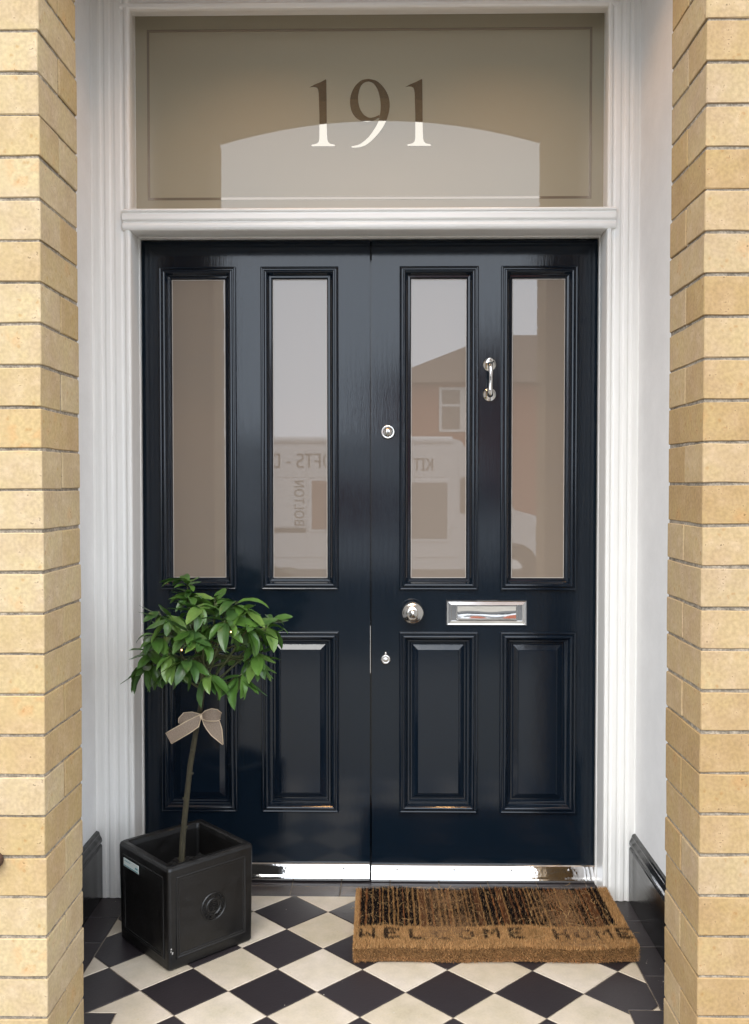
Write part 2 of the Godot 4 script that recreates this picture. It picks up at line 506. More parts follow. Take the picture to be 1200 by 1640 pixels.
func make_floor() -> void:
	var root := Node3D.new()
	root.name = "floor"
	add_child(root)
	tag(root, "", "", "", "structure")
	var st := st_new()
	box(st, Vector3(-0.87, -0.15, -0.06), Vector3(0.735, -0.0016, 0.815))
	box(st, Vector3(-0.695, -0.15, 0.8155), Vector3(0.625, -0.0016, 1.07))
	part("grout_bed", st, M.grout, root)
	var D := 0.215
	var field := PackedVector2Array([Vector2(-0.766, 0.125), Vector2(0.638, 0.125), Vector2(0.638, 0.728), Vector2(0.562, 0.728), Vector2(0.562, 0.99), Vector2(-0.632, 0.99), Vector2(-0.632, 0.757), Vector2(-0.766, 0.757)])
	field = Geometry2D.offset_polygon(field, -0.0013)[0]
	var r := D / 2 - 0.0021
	for ix in range(-5, 7):
		for iz in range(-2, 6):
			for half in 2:
				var c := Vector2(-0.280 + (ix + half * 0.5) * D, 0.228 + (iz + half * 0.5) * D)
				var dia := PackedVector2Array([c + Vector2(0, -r), c + Vector2(r, 0), c + Vector2(0, r), c + Vector2(-r, 0)])
				for piece in Geometry2D.intersect_polygons(dia, field):
					var area := 0.0
					for k in piece.size(): area += piece[k].cross(piece[(k + 1) % piece.size()])
					if absf(area) < 0.0002: continue
					if Geometry2D.is_polygon_clockwise(piece): piece.reverse()
					tile(piece, M["dark_tile_%d" % (rng.randi() % 2)] if half == 0 else M["cream_tile_%d" % (rng.randi() % 3)], root)
	# dark borders: along the door, down both walls, across behind the pillars and through the opening
	var x := -0.766
	while x < 0.63:
		var n := minf(x + 0.1505, 0.64)
		if x > 0.5: n = 0.64
		tile(rect(x + 0.02, 0.055, n + 0.02, 0.125), M["dark_tile_%d" % (rng.randi() % 2)], root)
		tile(rect(x + 0.02, -0.03, n + 0.02, 0.0535), M["dark_tile_%d" % (rng.randi() % 2)], root)
		x = n
	for s in [[-0.852, -0.766, 0.757], [0.638, 0.718, 0.728]]:
		var z := 0.125
		var stops := [0.125, 0.273, 0.423, 0.573, s[2]]
		for i in 4:
			z = stops[i]
			tile(rect(s[0], z, s[1], stops[i + 1]), M["dark_tile_%d" % (rng.randi() % 2)], root)
	tile(rect(-0.852, 0.757, -0.632, 0.808), M.dark_tile_0, root)
	tile(rect(0.562, 0.728, 0.718, 0.808), M.dark_tile_1, root)
	tile(rect(-0.69, 0.808, -0.632, 0.99), M.dark_tile_1, root)
	tile(rect(0.562, 0.808, 0.622, 0.99), M.dark_tile_0, root)
	for i in 9:
		tile(rect(-0.69 + i * 0.1457, 0.992, -0.69 + (i + 1) * 0.1457, 1.068), M["dark_tile_%d" % (i % 2)], root)

# ---------------------------------------------------------------- door frame, fanlight, walls
func make_frame() -> void:
	var root := thing("door_frame", "white painted door frame with fluted uprights and moulded crossbar", "door frame", Vector3.ZERO)
	var L := [[-0.866, 0.1385], [-0.859, 0.1385], [-0.857, 0.141], [-0.851, 0.143], [-0.843, 0.148], [-0.838, 0.148], [-0.835, 0.142], [-0.828, 0.1405], [-0.8255, 0.147], [-0.822, 0.150], [-0.812, 0.150], [-0.809, 0.147], [-0.807, 0.1425], [-0.799, 0.1425], [-0.797, 0.148], [-0.793, 0.151], [-0.779, 0.151], [-0.776, 0.148], [-0.7745, 0.1445], [-0.769, 0.1445], [-0.767, 0.150], [-0.763, 0.155], [-0.756, 0.156], [-0.7515, 0.153], [-0.750, 0.147], [-0.750, 0.1185], [-0.7525, 0.1165], [-0.7525, 0.078], [-0.7555, 0.075], [-0.7555, 0.040], [-0.7535, 0.038], [-0.7535, 0.024], [-0.760, 0.021], [-0.760, -0.05]]
	for s in [-1, 1]:
		var pts := []
		for p in L:
			var x: float = p[0]
			if p[1] > 0.13 and p[1] < 0.1525 and x < -0.765: p = [x, 0.1515 + (p[1] - 0.1515) * 0.38]
			if s > 0:
				x = 0.632 + (-0.750 - x) * (0.095 / 0.116 if x < -0.75 else 1.0)
			pts.append(Vector2(x, p[1]))
		# the part of the profile inside the door opening keeps its real width
		if s > 0:
			for i in range(26, L.size()): pts[i].x = 0.632 + (-0.750 - L[i][0])
		var st := st_new()
		run(st, pts, "y", 0.0015, 2.035)
		var above := pts.slice(0, 25)
		above.append(Vector2(-0.7515 if s < 0 else 0.6335, 0.118))
		above.append(Vector2(-0.7725 if s < 0 else 0.6545, 0.011))
		above.append(Vector2(-0.780 if s < 0 else 0.662, -0.05))
		run(st, above, "y", 2.035, 2.85)
		part("upright", st, M.white_paint, root)
	var bar := [[-0.05, 1.985], [0.006, 1.985], [0.008, 1.9765], [0.026, 1.9765], [0.028, 1.9725], [0.045, 1.9725], [0.048, 1.9765], [0.060, 1.9765], [0.063, 1.9715], [0.112, 1.9695], [0.116, 1.966], [0.150, 1.966], [0.157, 1.968], [0.1615, 1.973], [0.163, 1.979], [0.162, 1.985], [0.158, 1.9885], [0.1565, 1.9905], [0.158, 1.993], [0.163, 1.9945], [0.165, 1.998], [0.165, 2.011], [0.161, 2.0135], [0.161, 2.016], [0.166, 2.0185], [0.167, 2.022], [0.164, 2.0265], [0.150, 2.029], [0.118, 2.033], [0.112, 2.040], [-0.05, 2.040]]
	var pts := []
	for p in bar: pts.append(Vector2(p[0], p[1]))
	var st := st_new()
	run(st, pts, "x", -0.771, 0.655, true)
	part("crossbar", st, M.white_paint_across, root)
	var head := [[-0.05, 2.6565], [0.011, 2.6565], [0.014, 2.650], [0.032, 2.645], [0.052, 2.638], [0.055, 2.629], [0.085, 2.620], [0.088, 2.613], [0.125, 2.606], [0.136, 2.603], [0.150, 2.603], [0.155, 2.607], [0.156, 2.615], [0.152, 2.620], [0.145, 2.622], [0.145, 2.85]]
	pts = []
	for p in head: pts.append(Vector2(p[0], p[1]))
	st = st_new()
	run(st, pts, "x", -0.779, 0.661)
	part("head_rail", st, M.white_paint_across, root)
	st = st_new()
	box(st, Vector3(-0.866, 0.0015, -0.09), Vector3(0.727, 2.85, -0.056))
	part("backing_board", st, M.keyhole, root)

func px_poly(list: Array, ox: float, oy: float) -> Array:
	# outline traced on an enlargement of the house number, laid on the fanlight glass
	var out := []
	for p in list:
		var w := at(470.0 + (p[0] + ox) / 4.8, 100.0 + (p[1] + oy) / 4.8, 0.012)
		out.append(Vector2(w.x, w.y))
	return out

func strip_solid(st: SurfaceTool, a: Array, b: Array, z0: float, z1: float) -> void:
	for i in a.size() - 1:
		quad(st, Vector3(a[i].x, a[i].y, z1), Vector3(a[i + 1].x, a[i + 1].y, z1), Vector3(b[i + 1].x, b[i + 1].y, z1), Vector3(b[i].x, b[i].y, z1))
		quad(st, Vector3(a[i].x, a[i].y, z0), Vector3(a[i + 1].x, a[i + 1].y, z0), Vector3(a[i + 1].x, a[i + 1].y, z1), Vector3(a[i].x, a[i].y, z1))
		quad(st, Vector3(b[i].x, b[i].y, z0), Vector3(b[i + 1].x, b[i + 1].y, z0), Vector3(b[i + 1].x, b[i + 1].y, z1), Vector3(b[i].x, b[i].y, z1))

func soften(list: Array) -> Array:
	var c := Curve2D.new()
	for i in list.size():
		var p := Vector2(list[i][0], list[i][1])
		var prev := Vector2(list[maxi(i - 1, 0)][0], list[maxi(i - 1, 0)][1])
		var next := Vector2(list[mini(i + 1, list.size() - 1)][0], list[mini(i + 1, list.size() - 1)][1])
		var t := (next - prev) / 6.0
		c.add_point(p, -t, t)
	var out := []
	for k in (list.size() - 1) * 4 + 1:
		var f := k / 4.0
		var v := c.sample(mini(int(f), list.size() - 2), f - mini(int(f), list.size() - 2))
		out.append([v.x, v.y])
	return out

func make_fanlight() -> void:
	var z := 0.012
	var root := thing("fanlight_window", "frosted rectangular window above the doors bearing house number 191", "window", Vector3.ZERO)
	var st := st_new()
	box(st, Vector3(-0.779, 2.036, z - 0.012), Vector3(0.661, 2.662, z))
	part("glass_pane", st, M.frosted_transom, root)
	# clear outline left in the frosting
	var lo := at(237, 321, z)
	var hi := at(949, 43, z)
	st = st_new()
	frame_sweep(st, Vector2(lo.x, lo.y), Vector2(hi.x, hi.y), z, [Vector2(0, 0), Vector2(0, 0.0008), Vector2(0.0075, 0.0008), Vector2(0.0075, 0)])
	part("border_line", st, M.clear_line, root)
	var one := [[125, 193], [165, 170], [210, 152], [250, 130], [254, 140], [256, 300], [257, 500], [261, 590], [268, 612], [282, 625], [320, 634], [320, 646], [140, 646], [140, 634], [180, 625], [194, 612], [200, 590], [201, 400], [196, 240], [192, 212], [184, 196], [170, 189], [152, 188]]
	for o in [[0, 0], [737, -3]]:
		st = st_new()
		prism(st, px_poly(one, o[0], o[1]), z, z + 0.001)
		part("digit_one", st, M.clear_number, root)
	var bowl_out := soften([[578, 127], [520, 140], [470, 190], [442, 255], [437, 320], [452, 385], [490, 432], [540, 455], [580, 457], [622, 445], [662, 424]])
	var bowl_in := soften([[578, 147], [545, 156], [519, 185], [502, 235], [498, 290], [510, 350], [535, 395], [565, 418], [590, 426], [625, 420], [662, 404]])
	var back_out := soften([[578, 127], [640, 143], [692, 190], [727, 250], [741, 315], [735, 380], [718, 440], [685, 505], [630, 575], [560, 635], [500, 655], [447, 656]])
	var back_in := soften([[578, 147], [612, 160], [643, 200], [662, 255], [671, 315], [670, 375], [658, 440], [640, 485], [590, 560], [545, 605], [500, 634], [447, 645]])
	st = st_new()
	strip_solid(st, px_poly(bowl_out, 0, 0), px_poly(bowl_in, 0, 0), z, z + 0.001)
	strip_solid(st, px_poly(back_out, 0, 0), px_poly(back_in, 0, 0), z, z + 0.001)
	part("digit_nine", st, M.clear_number, root)
	st = st_new()
	frame_sweep(st, Vector2(-0.7725, 2.036), Vector2(0.6545, 2.6565), z, [Vector2(0, 0.009), Vector2(0.0015, 0.008), Vector2(0.003, 0.0)])
	part("glazing_bead", st, M.white_paint, root)

func make_walls() -> void:
	for s in [-1, 1]:
		var xw := -0.866 if s < 0 else 0.727
		var root := thing("plaster_wall", "white plastered porch wall with black skirting, " + ("beside the potted tree" if s < 0 else "on the doormat side"), "wall", Vector3(xw, 0, 0.45))
		var st := st_new()
		box(st, Vector3(minf(0.0, s * 0.14), -0.15, -0.54), Vector3(maxf(0.0, s * 0.14), 2.85, 0.359))
		part("plaster", st, M.plaster, root)
		# skirting: profile (x away from wall, y), from the floor up
		var prof := [[0.018, 0.0015], [0.018, 0.157], [0.0165, 0.161], [0.0135, 0.163], [0.0135, 0.166], [0.0165, 0.168], [0.018, 0.172], [0.017, 0.180], [0.013, 0.186], [0.0105, 0.192], [0.0105, 0.195], [0.007, 0.200], [0.0, 0.202]]
		var pts := []
		for p in prof: pts.append(Vector2(-s * p[0], p[1]))
		st = st_new()
		run(st, pts.slice(0, 5), "z", -0.302, 0.357)
		var sk := part("skirting_board", st, M.black_gloss, root)
		st = st_new()
		run(st, pts.slice(4), "z", -0.302, 0.357)
		part("cap_moulding", st, M.black_gloss, sk)
	var c := st_new()
	box(c, Vector3(-1.0, 2.852, -0.09), Vector3(0.86, 3.0, 0.81))
	tag(part("ceiling", c, M.plaster), "", "", "", "structure")
	# wall over the opening with its shallow arch, and the rest of the facade
	var arch := [Vector2(-1.389, 2.685)]
	arch.append(Vector2(-0.689, 2.685))
	arch = [Vector2(-1.389, 3.6), Vector2(-1.389, 2.684), Vector2(-0.689, 2.684), Vector2(-0.689, 2.628)]
	for i in range(1, 20):
		var t := i / 20.0
		arch.append(Vector2(lerpf(-0.689, 0.619, t), 2.628 + 0.094 * (1.0 - pow(2.0 * t - 1.0, 2.0))))
	arch.append_array([Vector2(0.619, 2.628), Vector2(0.619, 2.684), Vector2(1.319, 2.684), Vector2(1.319, 3.6)])
	c = st_new()
	prism(c, arch, 0.812, 1.036)
	var a := part("arch_wall", c, M.buff_brick_0)
	tag(a, "buff brick wall with shallow arch above the porch opening", "brick wall", "", "thing")

# ---------------------------------------------------------------- doors
func glazing_profile() -> Array:
	return [Vector2(0, 0), Vector2(0, 0.008), Vector2(0.0012, 0.0105), Vector2(0.0035, 0.0115), Vector2(0.0058, 0.0105), Vector2(0.0068, 0.008), Vector2(0.0068, 0.0065), Vector2(0.0095, 0.0065), Vector2(0.0100, 0.0105), Vector2(0.0120, 0.0135), Vector2(0.0150, 0.0145), Vector2(0.0180, 0.0135), Vector2(0.0205, 0.0105), Vector2(0.0225, 0.006), Vector2(0.0245, 0.002), Vector2(0.0265, 0.0), Vector2(0.0265, -0.003), Vector2(0.0315, -0.0035), Vector2(0.0335, -0.0055), Vector2(0.035, -0.009), Vector2(0.036, -0.0145)]

func leaf_slab(root: Node, x0: float, x1: float, y0: float, y1: float, cols: Array, rows: Array) -> void:
	# stiles and rails butted round two columns and two rows of openings
	var st := st_new()
	var zb := -0.044
	var xs := [x0, cols[0][0], cols[0][1], cols[1][0], cols[1][1], x1]
	for k in [0, 2, 4]:
		box(st, Vector3(xs[k], y0, zb), Vector3(xs[k + 1], y1, 0), 0.0)
	for c in cols:
		box(st, Vector3(c[0], y0, zb), Vector3(c[1], rows[0][0], 0))
		box(st, Vector3(c[0], rows[0][1], zb), Vector3(c[1], rows[1][0], 0))
		box(st, Vector3(c[0], rows[1][1], zb), Vector3(c[1], y1, 0))
	part("timber_leaf", st, M.navy, root)

func make_door(root: Node3D, x0: float, x1: float, y0: float, panes: Array) -> void:
	var o := root.position
	var cols := []
	for p in panes: cols.append([p[0] + 0.012, p[1] - 0.012])
	var rows := [[at(700, 1300.5, 0).y, at(700, 1011.5, 0).y], [at(700, 944.5, 0).y, at(700, 427, 0).y]]
	leaf_slab(root, x0, x1, y0, 1.9745, cols, [[rows[0][0] + 0.012, rows[0][1] - 0.012], [rows[1][0] + 0.012, rows[1][1] - 0.012]])
	for p in panes:
		var st := st_new()
		frame_sweep(st, Vector2(p[0], rows[1][0]), Vector2(p[1], rows[1][1]), 0.0, glazing_profile())
		var mould := part("glazing_moulding", st, M.navy_gloss, root)
		mould.position = Vector3.ZERO
		st = st_new()
		box(st, Vector3(p[0] + 0.03, rows[1][0] + 0.03, -0.0185), Vector3(p[1] - 0.03, rows[1][1] - 0.03, -0.0125))
		var g := part("glass_pane", st, M.frosted, root)
		st = st_new()
		frame_sweep(st, Vector2(p[0] + 0.036, rows[1][0] + 0.036), Vector2(p[1] - 0.036, rows[1][1] - 0.036), -0.0125, [Vector2(0, 0.0), Vector2(0, 0.002), Vector2(0.0014, 0.002), Vector2(0.0014, 0)])
		part("glazing_bead", st, M.glazing_bead, g)
		# lower panel
		st = st_new()
		frame_sweep(st, Vector2(p[0], rows[0][0]), Vector2(p[1], rows[0][1]), 0.0, glazing_profile())
		part("panel_moulding", st, M.navy_gloss, root)
		st = st_new()
		frame_sweep(st, Vector2(p[0] + 0.034, rows[0][0] + 0.034), Vector2(p[1] - 0.034, rows[0][1] - 0.034), -0.014, [Vector2(0, 0), Vector2(0.006, 0.0), Vector2(0.007, 0.002), Vector2(0.0235, 0.0105), Vector2(0.0245, 0.0125)], true)
		part("raised_panel", st, M.navy_gloss, root)

func weather_bar(root: Node, x0: float, x1: float, y: float) -> void:
	var st := st_new()
	var pts := [Vector2(0.0, y + 0.046), Vector2(0.006, y + 0.046), Vector2(0.010, y + 0.043), Vector2(0.0125, y + 0.038), Vector2(0.0225, y + 0.015), Vector2(0.0255, y + 0.010), Vector2(0.027, y + 0.006), Vector2(0.027, y), Vector2(0.0, y)]
	run(st, pts, "x", x0, x1, true)
	var w := part("weather_bar", st, M.chrome_wavy, root)
	for k in 4:
		st = st_new()
		var x := lerpf(x0 + 0.08, x1 - 0.08, k / 3.0)
		lathe(st, Transform3D(Basis(Vector3.RIGHT, PI / 2 - 0.45), Vector3(x, y + 0.034, 0.014)), [Vector2(0.004, 0), Vector2(0.0035, 0.0018), Vector2(0, 0.0026)], 12)
		part("screw", st, M.satin_steel, w)

func make_doors() -> void:
	var left := thing("front_door", "navy panelled door with two frosted panes, without knocker or letter plate", "door", Vector3.ZERO)
	var xm := -0.0535
	make_door(left, -0.7575, xm - 0.003, 0.008, [[at(257, 690, 0).x, at(379, 690, 0).x], [at(418.5, 690, 0).x, at(542.5, 690, 0).x]])
	weather_bar(left, -0.7575, xm - 0.004, 0.006)
	var st := st_new()
	box(st, Vector3(xm - 0.02, 0.01, -0.0525), Vector3(xm + 0.02, 1.97, -0.0445))
	part("rebate_strip", st, M.navy_gloss, left)
	st = st_new()
	var e0 := at(594, 1078, 0)
	var e1 := at(594, 1002, 0)
	box(st, Vector3(xm - 0.0026, e0.y, -0.02), Vector3(xm - 0.0004, e1.y, 0.0008))
	part("lock_strip", st, M.satin_steel, left)
	var right := thing("front_door", "navy panelled door carrying chrome knocker, knob and letter plate", "door", Vector3.ZERO)
	make_door(right, xm + 0.003, 0.6375, 0.008, [[at(640, 690, 0).x, at(766, 690, 0).x], [at(802, 690, 0).x, at(924, 690, 0).x]])
	weather_bar(right, xm + 0.002, 0.6375, 0.003)
	# knocker
	var k0 := at(784, 584, 0)
	var k1 := at(784, 632, 0)
	var kn := Node3D.new()
	kn.name = "door_knocker"
	right.add_child(kn)
	var rose := [Vector2(0.0215, 0), Vector2(0.0215, 0.003), Vector2(0.019, 0.005), Vector2(0.0175, 0.0055), Vector2(0.016, 0.0075), Vector2(0.012, 0.009), Vector2(0.0085, 0.012), Vector2(0.0, 0.013)]
	for k in [k0, k1]:
		st = st_new()
		lathe(st, facing(k), rose, 32)
		part("rose", st, M.chrome, kn)
	st = st_new()
	var x := k0.x
	tube(st, [Vector3(x, k0.y, 0.010), Vector3(x, k0.y + 0.001, 0.022), Vector3(x, k0.y - 0.008, 0.033), Vector3(x + 0.0008, k0.y - 0.025, 0.037), Vector3(x + 0.001, k0.y - 0.045, 0.034), Vector3(x + 0.0005, k0.y - 0.065, 0.030), Vector3(x, k0.y - 0.080, 0.030), Vector3(x, k1.y + 0.006, 0.028), Vector3(x, k1.y - 0.002, 0.022), Vector3(x, k1.y, 0.010)], [0.008, 0.0085, 0.0075, 0.0066, 0.0058, 0.0066, 0.0078, 0.009, 0.0095, 0.008], 14)
	part("swing_bar", st, M.chrome, kn)
	st = st_new()
	tube(st, [Vector3(x - 0.010, k0.y + 0.006, 0.013), Vector3(x - 0.006, k0.y + 0.013, 0.017), Vector3(x, k0.y + 0.0155, 0.018), Vector3(x + 0.006, k0.y + 0.013, 0.017), Vector3(x + 0.010, k0.y + 0.006, 0.013)], [0.004, 0.0045, 0.005, 0.0045, 0.004], 10)
	part("hinge", st, M.chrome, kn)
	# cylinder lock
	var c := at(621.5, 692, 0)
	st = st_new()
	lathe(st, facing(c), [Vector2(0.0225, 0), Vector2(0.0225, 0.003), Vector2(0.020, 0.0065), Vector2(0.0175, 0.008), Vector2(0.0165, 0.0065), Vector2(0.0155, 0.0065)], 36)
	var lock := part("cylinder_lock", st, M.chrome, right)
	st = st_new()
	lathe(st, facing(c), [Vector2(0.0155, 0.0060), Vector2(0.0150, 0.0085), Vector2(0.0, 0.0088)], 32)
	part("barrel", st, M.satin_steel, lock)
	st = st_new()
	box(st, c + Vector3(-0.0016, -0.009, 0.0086), c + Vector3(0.0016, 0.004, 0.0094))
	part("keyhole", st, M.keyhole, lock)
	# centre knob
	c = at(661, 981, 0.03)
	c.z = 0
	st = st_new()
	lathe(st, facing(c), [Vector2(0.030, 0), Vector2(0.030, 0.003), Vector2(0.026, 0.006), Vector2(0.016, 0.010), Vector2(0.013, 0.016), Vector2(0.013, 0.026), Vector2(0.018, 0.029), Vector2(0.029, 0.032), Vector2(0.0335, 0.037), Vector2(0.0345, 0.042), Vector2(0.0325, 0.047), Vector2(0.0285, 0.051), Vector2(0.0262, 0.0515), Vector2(0.0255, 0.0525), Vector2(0.020, 0.0565), Vector2(0.0150, 0.0595), Vector2(0.0138, 0.0595), Vector2(0.0130, 0.0605), Vector2(0.0075, 0.0640), Vector2(0.003, 0.0670), Vector2(0.0, 0.0675)], 48)
	part("door_knob", st, M.satin_steel, right)
	# letter plate
	var a := at(715, 1001.5, 0)
	var b := at(844, 961, 0)
	st = st_new()
	var flap_in := Vector2(0.031, 0.0145)
	frame_sweep(st, Vector2(a.x, a.y), Vector2(b.x, b.y), 0.0, [Vector2(0, 0), Vector2(0, 0.0035), Vector2(0.0015, 0.0055), Vector2(0.0035, 0.0055), Vector2(0.0055, 0.0045), Vector2(0.0145, 0.0058), Vector2(0.0150, 0.004)], true)
	var plate := part("letter_plate", st, M.chrome, right)
	st = st_new()
	var f0 := Vector2(a.x + flap_in.x - 0.0, a.y + 0.0155)
	var f1 := Vector2(b.x - flap_in.x + 0.0, b.y - 0.0155)
	frame_sweep(st, f0, f1, 0.004, [Vector2(0, 0), Vector2(0, 0.003), Vector2(0.0012, 0.0045), Vector2(0.003, 0.0045)])
	# its face is pressed slightly hollow
	st.set_smooth_group(1)
	for i in 12:
		for k in 6:
			var q := []
			for e in [[0, 0], [1, 0], [1, 1], [0, 1]]:
				var u: float = (i + e[0]) / 12.0
				var v: float = (k + e[1]) / 6.0
				q.append(Vector3(lerpf(f0.x + 0.003, f1.x - 0.003, u), lerpf(f0.y + 0.003, f1.y - 0.003, v), 0.0085 - 0.0016 * sin(PI * v) + 0.0004 * sin(u * 9.0 + v * 2.0)))
			quad(st, q[0], q[3], q[2], q[1])
	st.set_smooth_group(-1)
	var fl := part("flap", st, M.chrome, plate)
	st = st_new()
	tube(st, [Vector3(f0.x + 0.004, f0.y + 0.004, 0.011), Vector3(f1.x - 0.004, f0.y + 0.004, 0.011)], [0.0035], 12)
	part("flap_lip", st, M.chrome, fl)
	# small escutcheon with a drop
	c = at(618, 1056, 0)
	st = st_new()
	lathe(st, facing(c), [Vector2(0.0155, 0), Vector2(0.0155, 0.002), Vector2(0.0145, 0.0045), Vector2(0.010, 0.0065), Vector2(0.0095, 0.0058), Vector2(0.005, 0.0085), Vector2(0.0, 0.009)], 32)
	var esc := part("key_cover", st, M.satin_steel, right)
	st = st_new()
	lathe(st, facing(c + Vector3(0, 0.0195, 0)), [Vector2(0.0052, 0), Vector2(0.0052, 0.003), Vector2(0.003, 0.006), Vector2(0, 0.007)], 18)
	part("pivot", st, M.satin_steel, esc)

# ---------------------------------------------------------------- planter and tree
func rounded_square(h: float, r: float, y: float, n := 4) -> Array:
	var out := []
	for q in 4:
		var cx := (h - r) * (1 if q in [0, 3] else -1)
		var cz := (h - r) * (1 if q in [0, 1] else -1)
		for k in n + 1:
			var t := PI / 2 * (q + float(k) / n)
			out.append(Vector3(cx + r * cos(t), y, cz + r * sin(t)))
	return out

func make_planter() -> void:
	var root := thing("planter", "square black clay planter with embossed round crest on tiled floor", "planter", Vector3(-0.546, 0.0005, 0.396))
	root.rotation.y = PI / 4 - 0.03
	root.scale = Vector3(1.055, 1.02, 1.055)
	var st := st_new()
	var rings := [rounded_square(0.117, 0.008, 0.0), rounded_square(0.121, 0.009, 0.005), rounded_square(0.1235, 0.009, 0.25), rounded_square(0.122, 0.009, 0.256), rounded_square(0.118, 0.009, 0.2595), rounded_square(0.108, 0.008, 0.2595), rounded_square(0.1035, 0.008, 0.256), rounded_square(0.1015, 0.008, 0.245), rounded_square(0.098, 0.008, 0.15)]
	for i in rings.size() - 1:
		var n: int = rings[i].size()
		for k in n:
			quad(st, rings[i][k], rings[i][(k + 1) % n], rings[i + 1][(k + 1) % n], rings[i + 1][k])
	for k in rings[0].size():
		tri(st, Vector3.ZERO, rings[0][k], rings[0][(k + 1) % rings[0].size()])
	part("pot_body", st, M.clay_pot, root)
	for q in 4:
		st = st_new()
		frame_sweep(st, Vector2(-0.102, 0.026), Vector2(0.102, 0.234), 0.1215, [Vector2(0, -0.002), Vector2(0.0015, 0.0024), Vector2(0.004, 0.003), Vector2(0.0065, 0.0022), Vector2(0.0075, 0.0013), Vector2(0.010, 0.0019), Vector2(0.012, 0.0013), Vector2(0.0135, -0.002)])
		var f := part("panel_border", st, M.clay_pot, root)
		f.rotation.y = q * PI / 2
	# crest on the face beside the mat: two rings with raised marks between and inside
	st = st_new()
	var ctr := Vector3(0.004, 0.128, 0.1222)
	for rr in [0.0345, 0.0205]:
		lathe(st, facing(ctr), [Vector2(rr - 0.0022, -0.001), Vector2(rr - 0.0006, 0.0034), Vector2(rr + 0.0006, 0.0034), Vector2(rr + 0.0022, -0.001)], 40)
	for k in 20:
		if k in [0, 10]: continue
		var t := TAU * k / 20.0
		var bx := Basis(Vector3.BACK, t)
		for seg in [[-0.0022, -0.0035, -0.0010, 0.0035], [0.0010, -0.0035 if k % 2 else -0.001, 0.0022, 0.0035], [-0.0010, -0.0005 if k % 3 else 0.0022, 0.0010, 0.0008 if k % 3 else 0.0035]]:
			var q := []
			for uv in [[0, 1], [2, 1], [2, 3], [0, 3]]:
				q.append(ctr + bx * Vector3(seg[uv[0]], 0.0275 + seg[uv[1]], 0.0026))
			quad(st, q[3], q[2], q[1], q[0])
			for e in 4:
				quad(st, q[e], q[(e + 1) % 4], q[(e + 1) % 4] - Vector3(0, 0, 0.003), q[e] - Vector3(0, 0, 0.003))
	for k in 5:
		var yy := -0.010 + k * 0.005
		var w := sqrt(0.0145 * 0.0145 - yy * yy) * 0.9
		tube(st, [ctr + Vector3(-w, yy, 0.0005), ctr + Vector3(-w * 0.3, yy + 0.0018, 0.0012), ctr + Vector3(w * 0.3, yy - 0.0012, 0.0012), ctr + Vector3(w, yy + 0.001, 0.0005)], [0.0014], 6)
	var crest := part("embossed_crest", st, M.clay_pot, root)
	# price sticker near the top of the other face
	st = st_new()
	box(st, Vector3(-0.088, 0.205, 0.1265), Vector3(-0.012, 0.226, 0.1275))
	var sticker := part("sticker", st, M.sticker, root)
	sticker.rotation.y = -PI / 2
	st = st_new()
	box(st, Vector3(-0.086, 0.2065, 0.1275), Vector3(-0.014, 0.2090, 0.1279))
	for k in 9: box(st, Vector3(-0.083 + k * 0.0035, 0.2195, 0.1275), Vector3(-0.0808 + k * 0.0035, 0.2215, 0.1279))
	for k in 3: box(st, Vector3(-0.028 + k * 0.0045, 0.213, 0.1275), Vector3(-0.025 + k * 0.0045, 0.218, 0.1279))
	part("print", st, M.sticker_print, sticker)
	# chipped paint at a lower corner
	st = st_new()
	for k in 3:
		var p := Vector3(-0.112 + rng.randf_range(-0.004, 0.004), 0.045 + k * 0.006, 0.1213 + 0.0004)
		box(st, p - Vector3(0.002, 0.003, 0.0016), p + Vector3(rng.randf_range(0.0, 0.0025), rng.randf_range(0.0, 0.003), 0.0004), 0.0004, 0.0004)
	part("chip", st, M.pot_scuff, root)
	st = st_new()
	for i in 14:
		for k in 14:
			var h := func(a: int, b: int) -> float: return 0.172 + 0.006 * sin(a * 2.3 + b * 1.1) + 0.004 * sin(a * 0.9 - b * 2.7)
			var g := func(a: int, b: int) -> Vector3: return Vector3(-0.0988 + a * 0.1976 / 14, h.call(a, b), -0.0988 + b * 0.1976 / 14)
			quad(st, g.call(i, k), g.call(i + 1, k), g.call(i + 1, k + 1), g.call(i, k + 1))
	part("soil", st, M.soil, root)

func leaf_mesh(curl: float, fold: float, twist: float, wide: float) -> ArrayMesh:
	# a pointed leaf of length 1 along +x, its upper face to +y, folded along the midrib
	var st := SurfaceTool.new()
	st.begin(Mesh.PRIMITIVE_TRIANGLES)
	st.set_smooth_group(1)
	var rows := 9
	var grid := []
	for i in rows:
		var t := i / float(rows - 1)
		var w: float = wide * pow(sin(PI * pow(t, 0.9)), 0.72) * (1.0 - 0.12 * t) + 0.004
		if t < 0.08: w = 0.012
		var a := curl * t
		var x := t if absf(curl) < 0.01 else sin(a) / curl
		var y := 0.0 if absf(curl) < 0.01 else -(1.0 - cos(a)) / curl
		var tw := Basis(Vector3.RIGHT, twist * t)
		var line := []
		for u in [-1.0, -0.5, 0.0, 0.5, 1.0]:
			var v := tw * Vector3(0, absf(u) * w * fold - 0.25 * w * u * u * fold, u * w)
			line.append(Vector3(x, y, 0) + Vector3(-sin(a) * 0.0 + v.y * sin(a), v.y * cos(a) + 0.012 * sin(t * 17.0 + u * 2.0) * absf(u), v.z))
		grid.append(line)
	for i in rows - 1:
		for k in 4:
			for idx in [[0, 0], [0, 1], [1, 1], [0, 0], [1, 1], [1, 0]]:
				st.add_vertex(grid[i + idx[0]][k + idx[1]])
	st.generate_normals()
	return st.commit()

